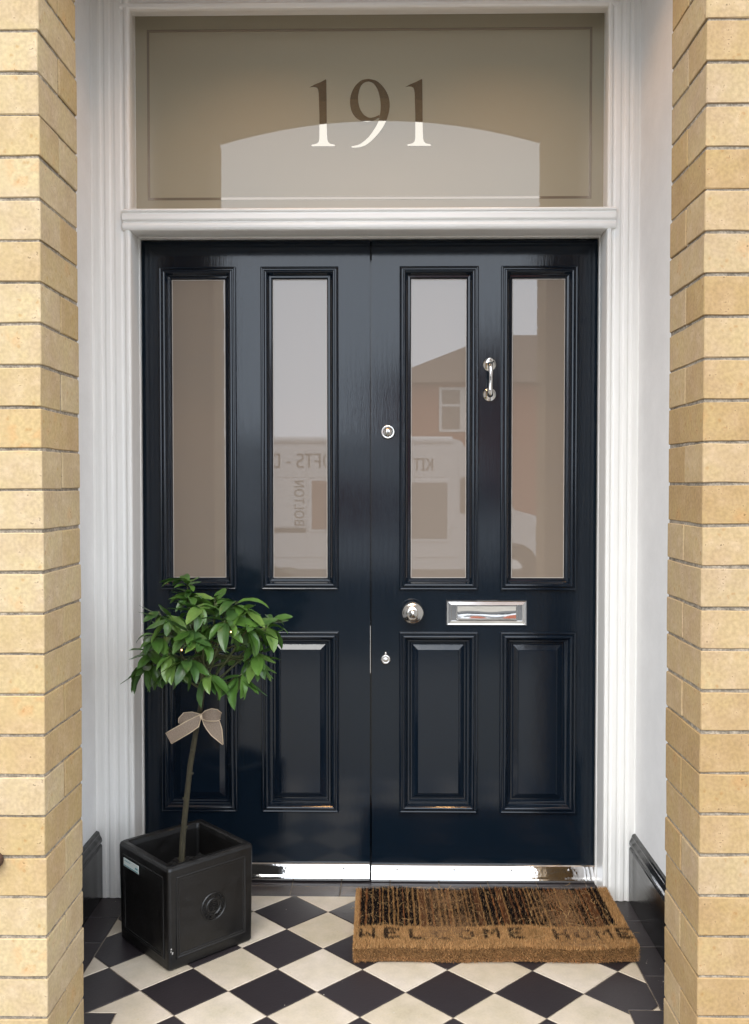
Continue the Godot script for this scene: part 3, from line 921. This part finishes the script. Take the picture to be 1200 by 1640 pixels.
func make_tree() -> void:
	var base := Vector3(-0.556, 0.172, 0.405)
	var root := thing("bay_tree", "leafy green standard tree with bare stem growing in black planter", "tree", base)
	var stem := [Vector3(-0.558, 0.160, 0.405), at(293, 1340, 0.40), at(299, 1280, 0.398), at(305, 1225, 0.396), at(313, 1178, 0.394), at(320, 1142, 0.392), at(325, 1105, 0.39), at(330, 1070, 0.388), at(334, 1045, 0.386)]
	for i in stem.size(): stem[i] -= base
	var st := st_new()
	tube(st, stem, [0.0086, 0.0080, 0.0076, 0.0074, 0.0073, 0.0071, 0.0069, 0.0065, 0.0055], 12)
	# bud scars
	for k in 7:
		var f := 0.5 + k * 0.75
		var p: Vector3 = stem[int(f)].lerp(stem[int(f) + 1], f - int(f))
		var t := rng.randf() * TAU
		var d := Vector3(cos(t), 0.1, sin(t))
		tube(st, [p + d * 0.006, p + d * 0.0105, p + d * 0.0115 + Vector3(0, 0.002, 0)], [0.004, 0.003, 0.0012], 6)
	part("stem", st, M.bark, root)
	var variants := []
	for v in [[0.5, 0.28, 0.1, 0.205], [0.9, 0.35, -0.25, 0.185], [0.25, 0.2, 0.3, 0.21], [1.25, 0.4, 0.15, 0.18], [-0.3, 0.3, -0.15, 0.195], [0.7, 0.5, 0.45, 0.18]]:
		variants.append(leaf_mesh(v[0], v[1], v[2], v[3]))
	# tips: photo pixel, depth from the crown's middle, size, droop
	var tips := [[299, 928, 0.02, 0.85, -0.2], [304, 945, 0.05, 0.9, 0.3], [254, 979, 0.03, 0.85, 0.3], [272, 986, 0.10, 1.0, 0.4], [300, 1008, 0.14, 1.0, 0.5], [236, 1043, 0.05, 0.95, 0.6], [232, 1064, 0.03, 1.05, 1.5], [270, 1046, 0.13, 1.0, 0.7], [347, 966, 0.07, 0.95, 0.1], [380, 963, 0.09, 1.05, 0.2], [394, 974, 0.10, 1.05, 0.4], [438, 990, 0.02, 0.75, 0.1], [430, 1004, 0.06, 0.95, 0.6], [415, 1046, 0.08, 1.0, 1.0], [336, 1083, 0.13, 1.15, 1.3], [388, 1080, 0.10, 1.15, 1.4], [412, 1056, 0.05, 1.05, 1.2], [298, 1056, 0.15, 0.95, 0.7], [282, 1064, 0.10, 0.95, 0.8], [325, 1020, 0.15, 0.95, 0.5], [361, 994, 0.15, 1.05, 0.5], [402, 1000, 0.13, 1.0, 0.6], [418, 1022, 0.07, 0.9, 0.7], [286, 1000, 0.06, 0.9, 0.2], [320, 972, 0.11, 1.0, 0.2], [337, 1000, 0.06, 0.9, 0.2], [300, 955, 0.06, 0.9, 0.4], [244, 1015, 0.09, 0.9, 0.5], [262, 1075, 0.05, 0.9, 1.0],
		[310, 985, -0.06, 0.95, 0.2], [360, 975, -0.07, 0.95, 0.2], [270, 1010, -0.08, 0.9, 0.3], [400, 1010, -0.08, 0.95, 0.4], [335, 1030, -0.11, 0.95, 0.5], [290, 1050, -0.10, 0.9, 0.7], [380, 1050, -0.09, 0.95, 0.8], [345, 955, -0.02, 0.9, 0.0], [255, 1040, -0.05, 0.9, 0.6]]
	var heart: Vector3 = stem[8]
	for tp in tips:
		var z: float = 0.385 + tp[2]
		var tip := at(tp[0], tp[1], z) - base
		var out := (tip - heart)
		var flat := Vector3(out.x, 0, out.z).normalized()
		st = st_new()
		var start: Vector3 = stem[6 + rng.randi() % 3]
		var bend := start.lerp(tip, 0.55) + Vector3(0, -0.012, 0) + Vector3(rng.randf_range(-0.012, 0.012), 0, rng.randf_range(-0.012, 0.012))
		tube(st, [start, start.lerp(bend, 0.5) + Vector3(0, -0.004, 0), bend, tip.lerp(bend, 0.4) + Vector3(0, 0.002, 0), tip], [0.0034, 0.003, 0.0026, 0.0022, 0.0018], 6)
		var branch := part("branch", st, M.twig, root)
		var count := 8 + rng.randi() % 3
		var spin := rng.randf() * TAU
		for k in count:
			var ang := spin + TAU * k / count + rng.randf_range(-0.35, 0.35)
			var dir := Vector3(cos(ang), 0, sin(ang))
			dir = (dir + flat * 0.55).normalized()
			var drop: float = 0.75 * tp[4] * rng.randf_range(0.6, 1.25) + rng.randf_range(-0.35, 0.3)
			if k % 4 == 3: drop -= 0.6
			dir = (dir - Vector3(0, drop, 0)).normalized()
			var size: float = tp[3] * rng.randf_range(0.048, 0.090)
			var upv := Vector3.UP if absf(dir.y) < 0.9 else flat
			var zz := dir.cross(upv).normalized()
			var yy := zz.cross(dir).normalized()
			var bb := Basis(dir, yy, zz).rotated(dir, rng.randf_range(-0.5, 0.5)).scaled(Vector3.ONE * size)
			var where := Transform3D(bb, tip - (tip - bend).normalized() * rng.randf_range(0.0, 0.022))
			if (where * Vector3(1, 0, 0) + base).z < 0.03: continue
			var mi := 0
			var r := rng.randf()
			if r < 0.34: mi = 0
			elif r < 0.62: mi = 1
			elif r < 0.86: mi = 2
			else: mi = 3
			place("leaf", variants[rng.randi() % variants.size()], M["leaf_%d" % mi], root, where)

# a bow: sheets between two rails of photo pixels with their own depth
func ribbon_sheet(st: SurfaceTool, a: Array, b: Array, bulge: float) -> void:
	var A := []
	var B := []
	for p in a: A.append(at(p[0], p[1], 0.41 + p[2]))
	for p in b: B.append(at(p[0], p[1], 0.41 + p[2]))
	var n := 4
	var pt := func(i: float, u: float) -> Vector3:
		var k := mini(int(i), A.size() - 2)
		var f := i - k
		var p: Vector3 = A[k].lerp(A[k + 1], f).lerp(B[k].lerp(B[k + 1], f), u)
		return p + Vector3(0, 0, bulge * sin(PI * i / (A.size() - 1)) + bulge * 0.35 * sin(PI * u))
	st.set_smooth_group(1)
	var rows := (A.size() - 1) * 3
	for i in rows:
		for k in n:
			var q := []
			for o in [[0, 0], [1, 0], [1, 1], [0, 1]]: q.append(pt.call((i + o[0]) / 3.0, (k + o[1]) / float(n)))
			quad(st, q[0], q[1], q[2], q[3])
	st.set_smooth_group(-1)

func rail(st: SurfaceTool, a: Array, bulge: float) -> void:
	var pts := []
	for i in a.size():
		pts.append(at(a[i][0], a[i][1], 0.41 + a[i][2]) + Vector3(0, 0, bulge * sin(PI * i / (a.size() - 1.0))))
	tube(st, pts, [0.0013], 6)

func make_bow() -> void:
	var knot := at(322.5, 1147, 0.41)
	var root := thing("ribbon_bow", "taupe gauze bow with wired edges tied round tree stem", "bow", knot)
	var parts := [
		["tail", [[321, 1145, 0.008], [312, 1148, 0.012], [290, 1160, 0.016], [266, 1174, 0.012]], [[322, 1150, 0.008], [319, 1163, 0.012], [305, 1173, 0.016], [275, 1191, 0.012]], 0.006],
		["loop", [[322, 1144, 0.006], [308, 1140, 0.002], [295, 1141, 0.0], [287, 1150, 0.002], [286, 1158, 0.006]], [[322, 1149, 0.006], [312, 1150, 0.01], [302, 1153, 0.012], [296, 1156, 0.012], [289, 1160, 0.008]], 0.004],
		["loop", [[323, 1144, 0.006], [329, 1138, 0.010], [340, 1134, 0.012], [349, 1136, 0.010], [355, 1142, 0.004]], [[324, 1151, 0.006], [331, 1154, 0.012], [340, 1154, 0.014], [348, 1154, 0.012], [353, 1152, 0.004]], 0.006],
		["tail", [[324, 1150, 0.004], [332, 1153, 0.006], [344, 1153, 0.008], [352, 1154, 0.006], [356, 1168, 0.006], [357.5, 1192, 0.008]], [[324, 1152, 0.004], [327, 1160, 0.008], [332, 1168, 0.010], [339, 1177, 0.010], [347, 1184, 0.010], [356.5, 1192.5, 0.008]], 0.004]]
	for p in parts:
		var st := st_new()
		ribbon_sheet(st, p[1], p[2], p[3])
		var o := part(p[0], st, M.ribbon, root)
		o.position = -knot
		st = st_new()
		rail(st, p[1], p[3])
		rail(st, p[2], p[3])
		if p[0] == "tail": tube(st, [at(p[1][-1][0], p[1][-1][1], 0.41 + p[1][-1][2]), at(p[2][-1][0], p[2][-1][1], 0.41 + p[2][-1][2])], [0.0012], 6)
		part("wired_edge", st, M.ribbon_wire, o)
	var st := st_new()
	lathe(st, Transform3D(Basis(), Vector3(0, 0, 0.004)), [Vector2(0, -0.008), Vector2(0.006, -0.006), Vector2(0.0075, 0), Vector2(0.006, 0.006), Vector2(0, 0.008)], 14)
	part("knot", st, M.ribbon_wire, root)
	st = st_new()
	var stem := at(320, 1147, 0.392) - knot
	var ring := []
	for k in 17: ring.append(stem + Vector3(cos(TAU * k / 16) * 0.0095, 0, sin(TAU * k / 16) * 0.0095))
	tube(st, ring, [0.0022], 6)
	part("tie", st, M.ribbon_wire, root)

# ---------------------------------------------------------------- doormat
const GLYPH := {"W": ["10001", "10001", "10101", "11011", "10001"], "E": ["1111", "1000", "1110", "1000", "1111"], "L": ["1000", "1000", "1000", "1000", "1111"], "C": ["0111", "1000", "1000", "1000", "0111"], "O": ["0110", "1001", "1001", "1001", "0110"], "M": ["10001", "11011", "10101", "10001", "10001"], "H": ["1001", "1001", "1111", "1001", "1001"]}

func make_mat() -> void:
	var x0 := -0.091
	var x1 := 0.642
	var z0 := 0.166
	var z1 := 0.520
	var root := thing("doormat", "coir doormat with barcode stripes reading WELCOME HOME", "doormat", Vector3((x0 + x1) / 2, 0.0005, (z0 + z1) / 2))
	root.rotation.y = 0.012
	var hx := (x1 - x0) / 2
	var hz := (z1 - z0) / 2
	var st := st_new()
	box(st, Vector3(-hx + 0.006, 0.0, -hz + 0.006), Vector3(hx - 0.006, 0.042, hz - 0.006), 0.004)
	part("backing", st, M.coir_base, root)
	# stripe colours across the mat
	var stripes := []
	var x := -hx + 0.012
	var black := [0.010, 0.0075, 0.007]
	var brown := [0.10, 0.042, 0.020]
	var rust := [0.22, 0.085, 0.030]
	var straw := [0.28, 0.145, 0.054]
	var seq := 0
	while x < hx - 0.03:
		var r := rng.randf()
		var w := rng.randf_range(0.004, 0.007)
		var c: Array = straw if seq % 2 == 0 else black
		if seq % 2 == 0:
			w = rng.randf_range(0.0026, 0.0055)
			if r < 0.40: c = rust
			elif r < 0.52: c = brown
		else:
			w = rng.randf_range(0.0045, 0.0165)
			if r < 0.22: c = brown
		stripes.append([x, x + w, c])
		x += w
		seq += 1
	# letters: cells in (x, z)
	var cells := {}
	var words := ["WELCOME", "HOME"]
	var starts := [[-hx + 0.014, 0.0655], [-hx + 0.525, 0.0555]]
	var zl0 := 0.080
	var ch := 0.0115
	for w in 2:
		var cx: float = starts[w][0]
		for ltr in words[w]:
			var g: Array = GLYPH[ltr]
			var cw: float = 0.041 / g[0].length()
			for rr in 5:
				for q in g[rr].length():
					if g[rr][q] == "1":
						cells[[w, cx, rr, q]] = Rect2(cx + q * cw, zl0 + rr * ch, cw, ch)
			cx += starts[w][1]
	var rects := cells.values()
	var nz := FastNoiseLite.new()
	nz.seed = 5
	nz.frequency = 9.0
	var fade := FastNoiseLite.new()
	fade.seed = 8
	fade.frequency = 6.0
	var pile := SurfaceTool.new()
	pile.begin(Mesh.PRIMITIVE_TRIANGLES)
	var n := 130000
	for i in n:
		var px := rng.randf_range(-hx, hx)
		var pz := rng.randf_range(-hz, hz)
		var edge := false
		var front := i % 6 == 0
		var by := rng.randf_range(0.036, 0.042)
		var lean := Vector3(rng.randf_range(-0.3, 0.3), 1.0, rng.randf_range(-0.3, 0.3))
		var length := rng.randf_range(0.006, 0.011)
		if front:
			var k := rng.randf()
			by = rng.randf_range(0.002, 0.042)
			if k < 0.55:
				pz = hz - 0.007
				lean = Vector3(rng.randf_range(-0.6, 0.6), rng.randf_range(-0.2, 0.8), 1.0)
			elif k < 0.75:
				px = -hx + 0.007
				lean = Vector3(-1, rng.randf_range(-0.2, 0.8), rng.randf_range(-0.6, 0.6))
			elif k < 0.95:
				px = hx - 0.007
				lean = Vector3(1, rng.randf_range(-0.2, 0.8), rng.randf_range(-0.6, 0.6))
			else:
				pz = -hz + 0.007
				lean = Vector3(rng.randf_range(-0.6, 0.6), 0.5, -1.0)
			length = rng.randf_range(0.006, 0.013)
			edge = true
		var wob := 0.003 * sin(px * 19.0 + 0.6) + 0.0035 * nz.get_noise_2d(px, pz)
		var wx := 0.0022 * nz.get_noise_2d(px * 3.0 + 7.0, pz * 3.0)
		var c := [0.39, 0.215, 0.088]
		if not edge:
			if pz < 0.064 + wx:
				for s in stripes:
					if px + wx >= s[0] and px + wx < s[1]:
						c = s[2]
						break
			else:
				for r in rects:
					if r.has_point(Vector2(px + wx, pz + wx)):
						if fade.get_noise_2d(px, pz) > -0.42: c = [0.04, 0.025, 0.016]
						break
		var k := rng.randf_range(0.55, 1.35)
		if c == straw or c[0] > 0.2: k *= 1.0 + 0.25 * nz.get_noise_2d(px * 2.0, pz * 2.0)
		if rng.randf() < 0.06 and not edge: c = [0.42, 0.26, 0.12]
		if edge and by < 0.012: c = [0.50, 0.27, 0.115]
		var col := Color(c[0] * k, c[1] * k, c[2] * k)
		var p := Vector3(px, by + wob, pz)
		var tip := p + lean.normalized() * length
		var t := rng.randf() * TAU
		var side := Vector3(cos(t), 0.25, sin(t)) * rng.randf_range(0.0006, 0.001)
		pile.set_color(col)
		pile.add_vertex(p - side)
		pile.add_vertex(tip + side * 0.5)
		pile.add_vertex(p + side)
	# stray fibres lying across the top
	for i in 90:
		var p := Vector3(rng.randf_range(-hx, hx), 0.0515, rng.randf_range(-hz, hz))
		var t := rng.randf() * TAU
		var d := Vector3(cos(t), 0, sin(t)) * 0.006
		var cur := rng.randf_range(-0.5, 0.5)
		pile.set_color(Color(0.40, 0.26, 0.12))
		for k in 5:
			var nx := p + d + Vector3(0, rng.randf_range(-0.0006, 0.001), 0)
			var sd := d.cross(Vector3.UP).normalized() * 0.0005
			for v in [p - sd, p + sd, nx + sd, p - sd, nx + sd, nx - sd]: pile.add_vertex(v)
			p = nx
			d = d.rotated(Vector3.UP, cur)
	pile.generate_normals()
	var pm := part_raw("coir_pile", pile, M.coir, root)
	tag(pm, "", "", "", "stuff")

func part_raw(called: String, st: SurfaceTool, m: Material, parent: Node) -> MeshInstance3D:
	return place(called, st.commit(), m, parent)

func make_grit() -> void:
	var st := st_new()
	for i in 70:
		var p := Vector3(rng.randf_range(-0.74, 0.62), 0.0, rng.randf_range(0.13, 0.8))
		if i % 3 == 0: p = Vector3(rng.randf_range(0.645, 0.71), 0.0, rng.randf_range(0.16, 0.72))
		if i % 7 == 0: p = Vector3(rng.randf_range(-0.84, -0.78), 0.0, rng.randf_range(0.16, 0.72))
		var h := rng.randf_range(0.0005, 0.0016)
		var a := []
		for k in 4: a.append(p + Vector3(cos(TAU * k / 4 + i) * h * rng.randf_range(0.7, 1.4), 0.0001, sin(TAU * k / 4 + i) * h * rng.randf_range(0.7, 1.4)))
		var top := p + Vector3(0, h * 1.1, 0)
		for k in 4: tri_out(st, a[k], a[(k + 1) % 4], top, p)
	var g := part("floor_grit", st, M.grit)
	tag(g, "specks of pale grit scattered on the porch tiles", "grit", "", "stuff")

# ---------------------------------------------------------------- lamps and small things
func make_lamps() -> void:
	for x in [-0.36, 0.33]:
		var root := thing("ceiling_downlight", "small round recessed downlight in the porch ceiling", "light", Vector3(x, 2.852, 0.46), "porch ceiling lights")
		var st := st_new()
		lathe(st, Transform3D(), [Vector2(0.046, 0.0), Vector2(0.046, -0.004), Vector2(0.041, -0.007), Vector2(0.033, -0.0075), Vector2(0.031, -0.004), Vector2(0.030, 0.0)], 32)
		part("bezel", st, M.chrome, root)
		st = st_new()
		lathe(st, Transform3D(), [Vector2(0.0, -0.0042), Vector2(0.029, -0.004), Vector2(0.0295, 0.0)], 24)
		part("lamp_glow", st, M.warm_glow, root)
		var l := SpotLight3D.new()
		l.name = "lamp_light"
		l.light_color = Color(1.0, 0.74, 0.46)
		l.light_energy = 0.06
		l.light_size = 0.03
		l.spot_angle = 55.0
		l.spot_angle_attenuation = 0.6
		l.spot_range = 6.0
		l.spot_attenuation = 2.0
		l.shadow_enabled = true
		l.position = Vector3(0, -0.012, 0)
		l.rotation.x = -PI / 2
		root.add_child(l)
	for p in [[370, 1012, 0.575], [291, 1041, 0.58]]:
		var w := at(p[0], p[1], p[2])
		var root := thing("fairy_light", "tiny glowing warm fairy light among the tree leaves", "light", w, "fairy lights in the tree")
		var st := st_new()
		lathe(st, Transform3D(), [Vector2(0, -0.0022), Vector2(0.0013, -0.0015), Vector2(0.0018, 0), Vector2(0.0013, 0.0015), Vector2(0, 0.0022)], 10)
		part("bulb", st, M.warm_glow, root)
		st = st_new()
		tube(st, [Vector3(0, 0.0018, 0), Vector3(0.006, 0.012, -0.02), Vector3(0.012, 0.008, -0.06)], [0.0008], 6)
		part("wire", st, M.twig, root)
		var l := OmniLight3D.new()
		l.name = "bulb_light"
		l.light_color = Color(1.0, 0.78, 0.5)
		l.light_energy = 0.00004
		l.light_size = 0.006
		l.omni_range = 3.0
		l.omni_attenuation = 2.0
		l.shadow_enabled = true
		root.add_child(l)
	# rusty iron pin in the left pillar's face
	var w := at(-6, 1376, 1.04)
	var root := thing("iron_pin", "rusty round iron pin head on the pale brick pillar", "fitting", w)
	var st := st_new()
	lathe(st, facing(Vector3(0, 0, -0.004)), [Vector2(0.013, 0), Vector2(0.0165, 0.006), Vector2(0.0165, 0.014), Vector2(0.011, 0.02), Vector2(0, 0.0215)], 20)
	part("head", st, M.rust, root)
	st = st_new()
	tube(st, [Vector3(0, 0.004, 0.006), Vector3(-0.004, -0.016, 0.010), Vector3(-0.010, -0.032, 0.007)], [0.008, 0.007, 0.004], 8)
	part("tang", st, M.rust, root)

# ---------------------------------------------------------------- the street that the glass mirrors
func vx(px: float, d: float) -> float:   # a mirrored pixel at d metres from the eye, along the folded line of sight
	return at(px, 700, EYE.z - d).x

func vy(py: float, d: float) -> float:
	return at(620, py, EYE.z - d).y

func make_street() -> void:
	var st := st_new()
	box(st, Vector3(-200, -0.45, 1.071), Vector3(200, -0.15, 4.6))
	tag(part("pavement", st, M.paving), "", "", "", "structure")
	st = st_new()
	box(st, Vector3(-200, -0.5, 4.602), Vector3(200, -0.27, 24.0))
	tag(part("road", st, M.asphalt), "", "", "", "structure")
	st = st_new()
	box(st, Vector3(-200, -0.45, 24.002), Vector3(200, -0.15, 200))
	tag(part("ground", st, M.paving), "", "", "", "structure")
	st = st_new()
	box(st, Vector3(-200, -0.45, -200), Vector3(200, -0.152, 1.0705))
	tag(part("ground", st, M.paving), "", "", "", "structure")
	var d := 39.0
	var zf := d - EYE.z
	var o := Vector3.ZERO
	# brick house behind, with a hipped roof
	var house := thing("brick_house", "red brick house with hipped tiled roof across the road", "house", Vector3(0, -0.15, zf))
	o = house.position
	var hx0 := vx(600, d)
	var hx1 := vx(1150, d)
	var eave := vy(612, d) - o.y
	var ridge := vy(508, d) - o.y
	st = st_new()
	box(st, Vector3(hx0 + 0.4, 0, 0.4), Vector3(hx1, eave, 9.0))
	part("wall", st, M.far_brick, house)
	st = st_new()
	var r0 := Vector3(vx(812, d), ridge, 4.7)
	var r1 := Vector3(hx1 - 4.0, ridge, 4.7)
	var e := [Vector3(hx0, eave, 0), Vector3(hx1 + 0.4, eave, 0), Vector3(hx1 + 0.4, eave, 9.4), Vector3(hx0, eave, 9.4)]
	var mid := Vector3((hx0 + hx1) / 2, eave + 0.5, 4.7)
	quad_out(st, e[0], e[1], r1, r0, mid)
	quad_out(st, e[3], e[2], r1, r0, mid)
	tri_out(st, e[0], e[3], r0, mid)
	tri_out(st, e[1], e[2], r1, mid)
	quad_out(st, e[0], e[1], e[2], e[3], mid)
	part("roof", st, M.far_roof, house)
	for w in [[704, 619, 780, 691], [900, 619, 980, 691]]:
		var lo := Vector3(vx(w[0], d), vy(w[3], d) - o.y, 0.32)
		var hi := Vector3(vx(w[2], d), vy(w[1], d) - o.y, 0.42)
		st = st_new()
		box(st, lo, hi)
		var fr := part("window", st, M.shop_white, house)
		var split := lerpf(lo.y, hi.y, 0.60)
		for seg in [[lo.y + 0.12, split - 0.06], [split + 0.06, hi.y - 0.12]]:
			for col in 2:
				var xa := lerpf(lo.x, hi.x, col * 0.5) + 0.12
				var xb := lerpf(lo.x, hi.x, col * 0.5 + 0.5) - 0.12
				st = st_new()
				box(st, Vector3(xa, seg[0], 0.30), Vector3(xb, seg[1], 0.33))
				part("pane", st, M.shop_glass, fr)
	make_van()

func make_van() -> void:
	# stands with its lettered side to the porch, nose towards +x; sizes follow its mirror image at 13 m
	var d := 13.0
	var zf := d - EYE.z
	var root := thing("parked_van", "white trade van with dark lettering parked across the street", "van", Vector3(0, -0.27, zf))
	var X := func(px: float) -> float: return vx(px, d)
	var Y := func(py: float) -> float: return vy(py, d) + 0.27
	var front: float = X.call(915)
	var back: float = X.call(285)
	var roof: float = Y.call(699)
	var sill := 0.36
	var wheels := [front - 0.78, back + 0.95]
	var side := [Vector2(front, sill), Vector2(front, 0.82), Vector2(front - 0.1, 0.98), Vector2(front - 0.75, 1.16), Vector2(front - 1.28, 1.78), Vector2(front - 1.5, roof - 0.06), Vector2(front - 1.7, roof), Vector2(back + 0.14, roof), Vector2(back + 0.03, roof - 0.12), Vector2(back, sill)]
	for w in [wheels[1], wheels[0]]:
		for k in 9: side.append(Vector2(w - 0.37 * cos(PI * k / 8), 0.34 + 0.37 * sin(PI * k / 8)))
	var st := st_new()
	prism(st, side, 0.05, 1.9)
	part("body", st, M.van_white, root)
	var P := func(a: float, b: float, c: float, e: float, near: float, far: float) -> SurfaceTool:
		var t := st_new()
		box(t, Vector3(X.call(a), Y.call(e), near), Vector3(X.call(c), Y.call(b), far))
		return t
	st = st_new()
	tube(st, [Vector3(back + 0.08, roof - 0.05, 0.07), Vector3(front - 1.62, roof - 0.05, 0.07)], [0.055], 12)
	part("roof_rail", st, M.van_white, root)
	for f in [[290, 718, 489, 764], [491, 718, 733, 764], [290, 767, 489, 844], [491, 767, 733, 844], [290, 855, 489, 893], [491, 855, 733, 893], [736, 718, 775, 764]]:
		part("side_panel", P.call(f[0], f[1], f[2], f[3], 0.038, 0.052), M.van_white, root)
	part("rubbing_strip", P.call(300, 846, 489, 853, 0.03, 0.052), M.shop_letter, root)
	var pic: Node = part("picture_panel", P.call(494, 766, 610, 852, 0.026, 0.0385), M.van_white, root)
	part("print", P.call(499, 770, 604, 848, 0.022, 0.0262), M.shop_poster, pic)
	var pic2: Node = part("picture_panel", P.call(640, 768, 722, 868, 0.026, 0.0385), M.van_white, root)
	part("print", P.call(645, 773, 717, 863, 0.022, 0.0262), M.far_grey, pic2)
	st = st_new()
	prism(st, [Vector2(X.call(738), Y.call(822)), Vector2(X.call(738), Y.call(768)), Vector2(X.call(775), Y.call(742)), Vector2(X.call(818), Y.call(822))], 0.04, 0.055)
	part("side_window", st, M.shop_glass, root)
	st = st_new()
	var w0 := Vector3(front - 0.82, 1.20, 0.2)
	var w1 := Vector3(front - 1.25, 1.72, 0.26)
	var nrm := Vector3(0.77, 0.64, 0) * 0.012
	quad(st, w0 + nrm, w1 + nrm, Vector3(w1.x, w1.y, 1.69) + nrm, Vector3(w0.x, w0.y, 1.75) + nrm)
	part("windscreen", st, M.shop_glass, root)
	for z in [0.3, 1.65]:
		st = st_new()
		box(st, Vector3(front - 0.06, 0.62, z - 0.17), Vector3(front + 0.02, 0.82, z + 0.17), 0.012)
		part("headlight", st, M.shop_glass, root)
	st = st_new()
	box(st, Vector3(front - 0.98, 1.12, -0.16), Vector3(front - 0.88, 1.36, 0.05), 0.02)
	part("door_mirror", st, M.van_white, root)
	for x in wheels:
		for z in [0.16, 1.79]:
			var wheel := Node3D.new()
			wheel.name = "wheel"
			root.add_child(wheel, true)
			wheel.position = Vector3(x, 0.33, z)
			st = st_new()
			lathe(st, Transform3D(Basis(Vector3.RIGHT, PI / 2), Vector3.ZERO), [Vector2(0.2, -0.1), Vector2(0.3, -0.1), Vector2(0.33, -0.06), Vector2(0.33, 0.06), Vector2(0.3, 0.1), Vector2(0.2, 0.1)], 24)
			part("tyre", st, M.tyre, wheel)
			st = st_new()
			lathe(st, Transform3D(Basis(Vector3.RIGHT, PI / 2), Vector3.ZERO), [Vector2(0, -0.07), Vector2(0.2, -0.095), Vector2(0.2, 0.095), Vector2(0, 0.07)], 20)
			part("rim", st, M.satin_steel, wheel)
	var font := SystemFont.new()
	font.font_names = PackedStringArray(["Droid Sans"])
	for t in [["KIT", 694, 753, 19, 0.0, 0.88], ["OFTS - D", 534, 749, 23, 0.0, 0.86], ["BOLTON", 471, 842, 15.5, PI / 2, 0.92]]:
		var tm := TextMesh.new()
		tm.text = t[0]
		tm.font = font
		tm.font_size = 64
		tm.pixel_size = t[3] * d / FOCAL / 46.0
		tm.depth = 0.006
		tm.horizontal_alignment = HORIZONTAL_ALIGNMENT_LEFT
		tm.vertical_alignment = VERTICAL_ALIGNMENT_BOTTOM
		var b := Basis(Vector3.UP, PI)
		if t[4] > 0.0: b = b * Basis(Vector3.BACK, t[4])
		b = b.scaled_local(Vector3(t[5], 1, 1))
		var box3 := tm.get_aabb()
		var off := b * Vector3(box3.position.x, box3.position.y, 0)
		if t[4] > 0.0: off = b * Vector3(box3.position.x, box3.position.y, 0)
		place("lettering", tm, M.shop_letter, root, Transform3D(b, Vector3(X.call(t[1]), Y.call(t[2]), 0.034) - off))

# ---------------------------------------------------------------- everything
func _ready() -> void:
	rng.seed = 191
	# camera: slightly down and slightly left
	cam_basis = Basis.from_euler(Vector3(deg_to_rad(-1.588), deg_to_rad(0.832), 0))
	var cam := Camera3D.new()
	cam.name = "camera"
	cam.fov = 56.849
	cam.near = 0.05
	cam.far = 600.0
	cam.transform = Transform3D(cam_basis, EYE)
	add_child(cam)
	cam.current = true
	# overcast sky
	var sky_mat := ProceduralSkyMaterial.new()
	sky_mat.sky_top_color = Color(0.93, 0.96, 1.0)
	sky_mat.sky_horizon_color = Color(0.885, 0.93, 0.985)
	sky_mat.sky_curve = 0.2
	sky_mat.ground_bottom_color = Color(0.35, 0.34, 0.33)
	sky_mat.ground_horizon_color = Color(0.5, 0.5, 0.5)
	sky_mat.sun_angle_max = 1.0
	var sky := Sky.new()
	sky.sky_material = sky_mat
	var env := Environment.new()
	env.background_mode = Environment.BG_SKY
	env.sky = sky
	env.tonemap_mode = Environment.TONE_MAPPER_LINEAR
	env.tonemap_exposure = 4.1
	env.sdfgi_enabled = true
	env.ssao_enabled = true
	env.ssil_enabled = true
	var we := WorldEnvironment.new()
	we.name = "environment"
	we.environment = env
	add_child(we)
	var sun := DirectionalLight3D.new()
	sun.name = "sun"
	sun.light_energy = 0.15
	sun.light_color = Color(1.0, 0.97, 0.92)
	sun.light_angular_distance = 30.0
	sun.shadow_enabled = true
	sun.sky_mode = DirectionalLight3D.SKY_MODE_LIGHT_ONLY
	sun.rotation_degrees = Vector3(-52, -20, 0)
	add_child(sun)
	make_materials()
	make_floor()
	make_walls()
	make_frame()
	make_fanlight()
	brick_pillar("brick_pillar", "pale cream brick pillar beside the potted tree", -1.0, -0.689, 1.219, "pale")
	brick_pillar("brick_pillar", "buff ochre brick pillar beside the doormat", 1.0, 0.620, 1.231, "buff")
	make_street()
	make_doors()
	make_planter()
	make_tree()
	make_bow()
	make_mat()
	make_grit()
	make_lamps()
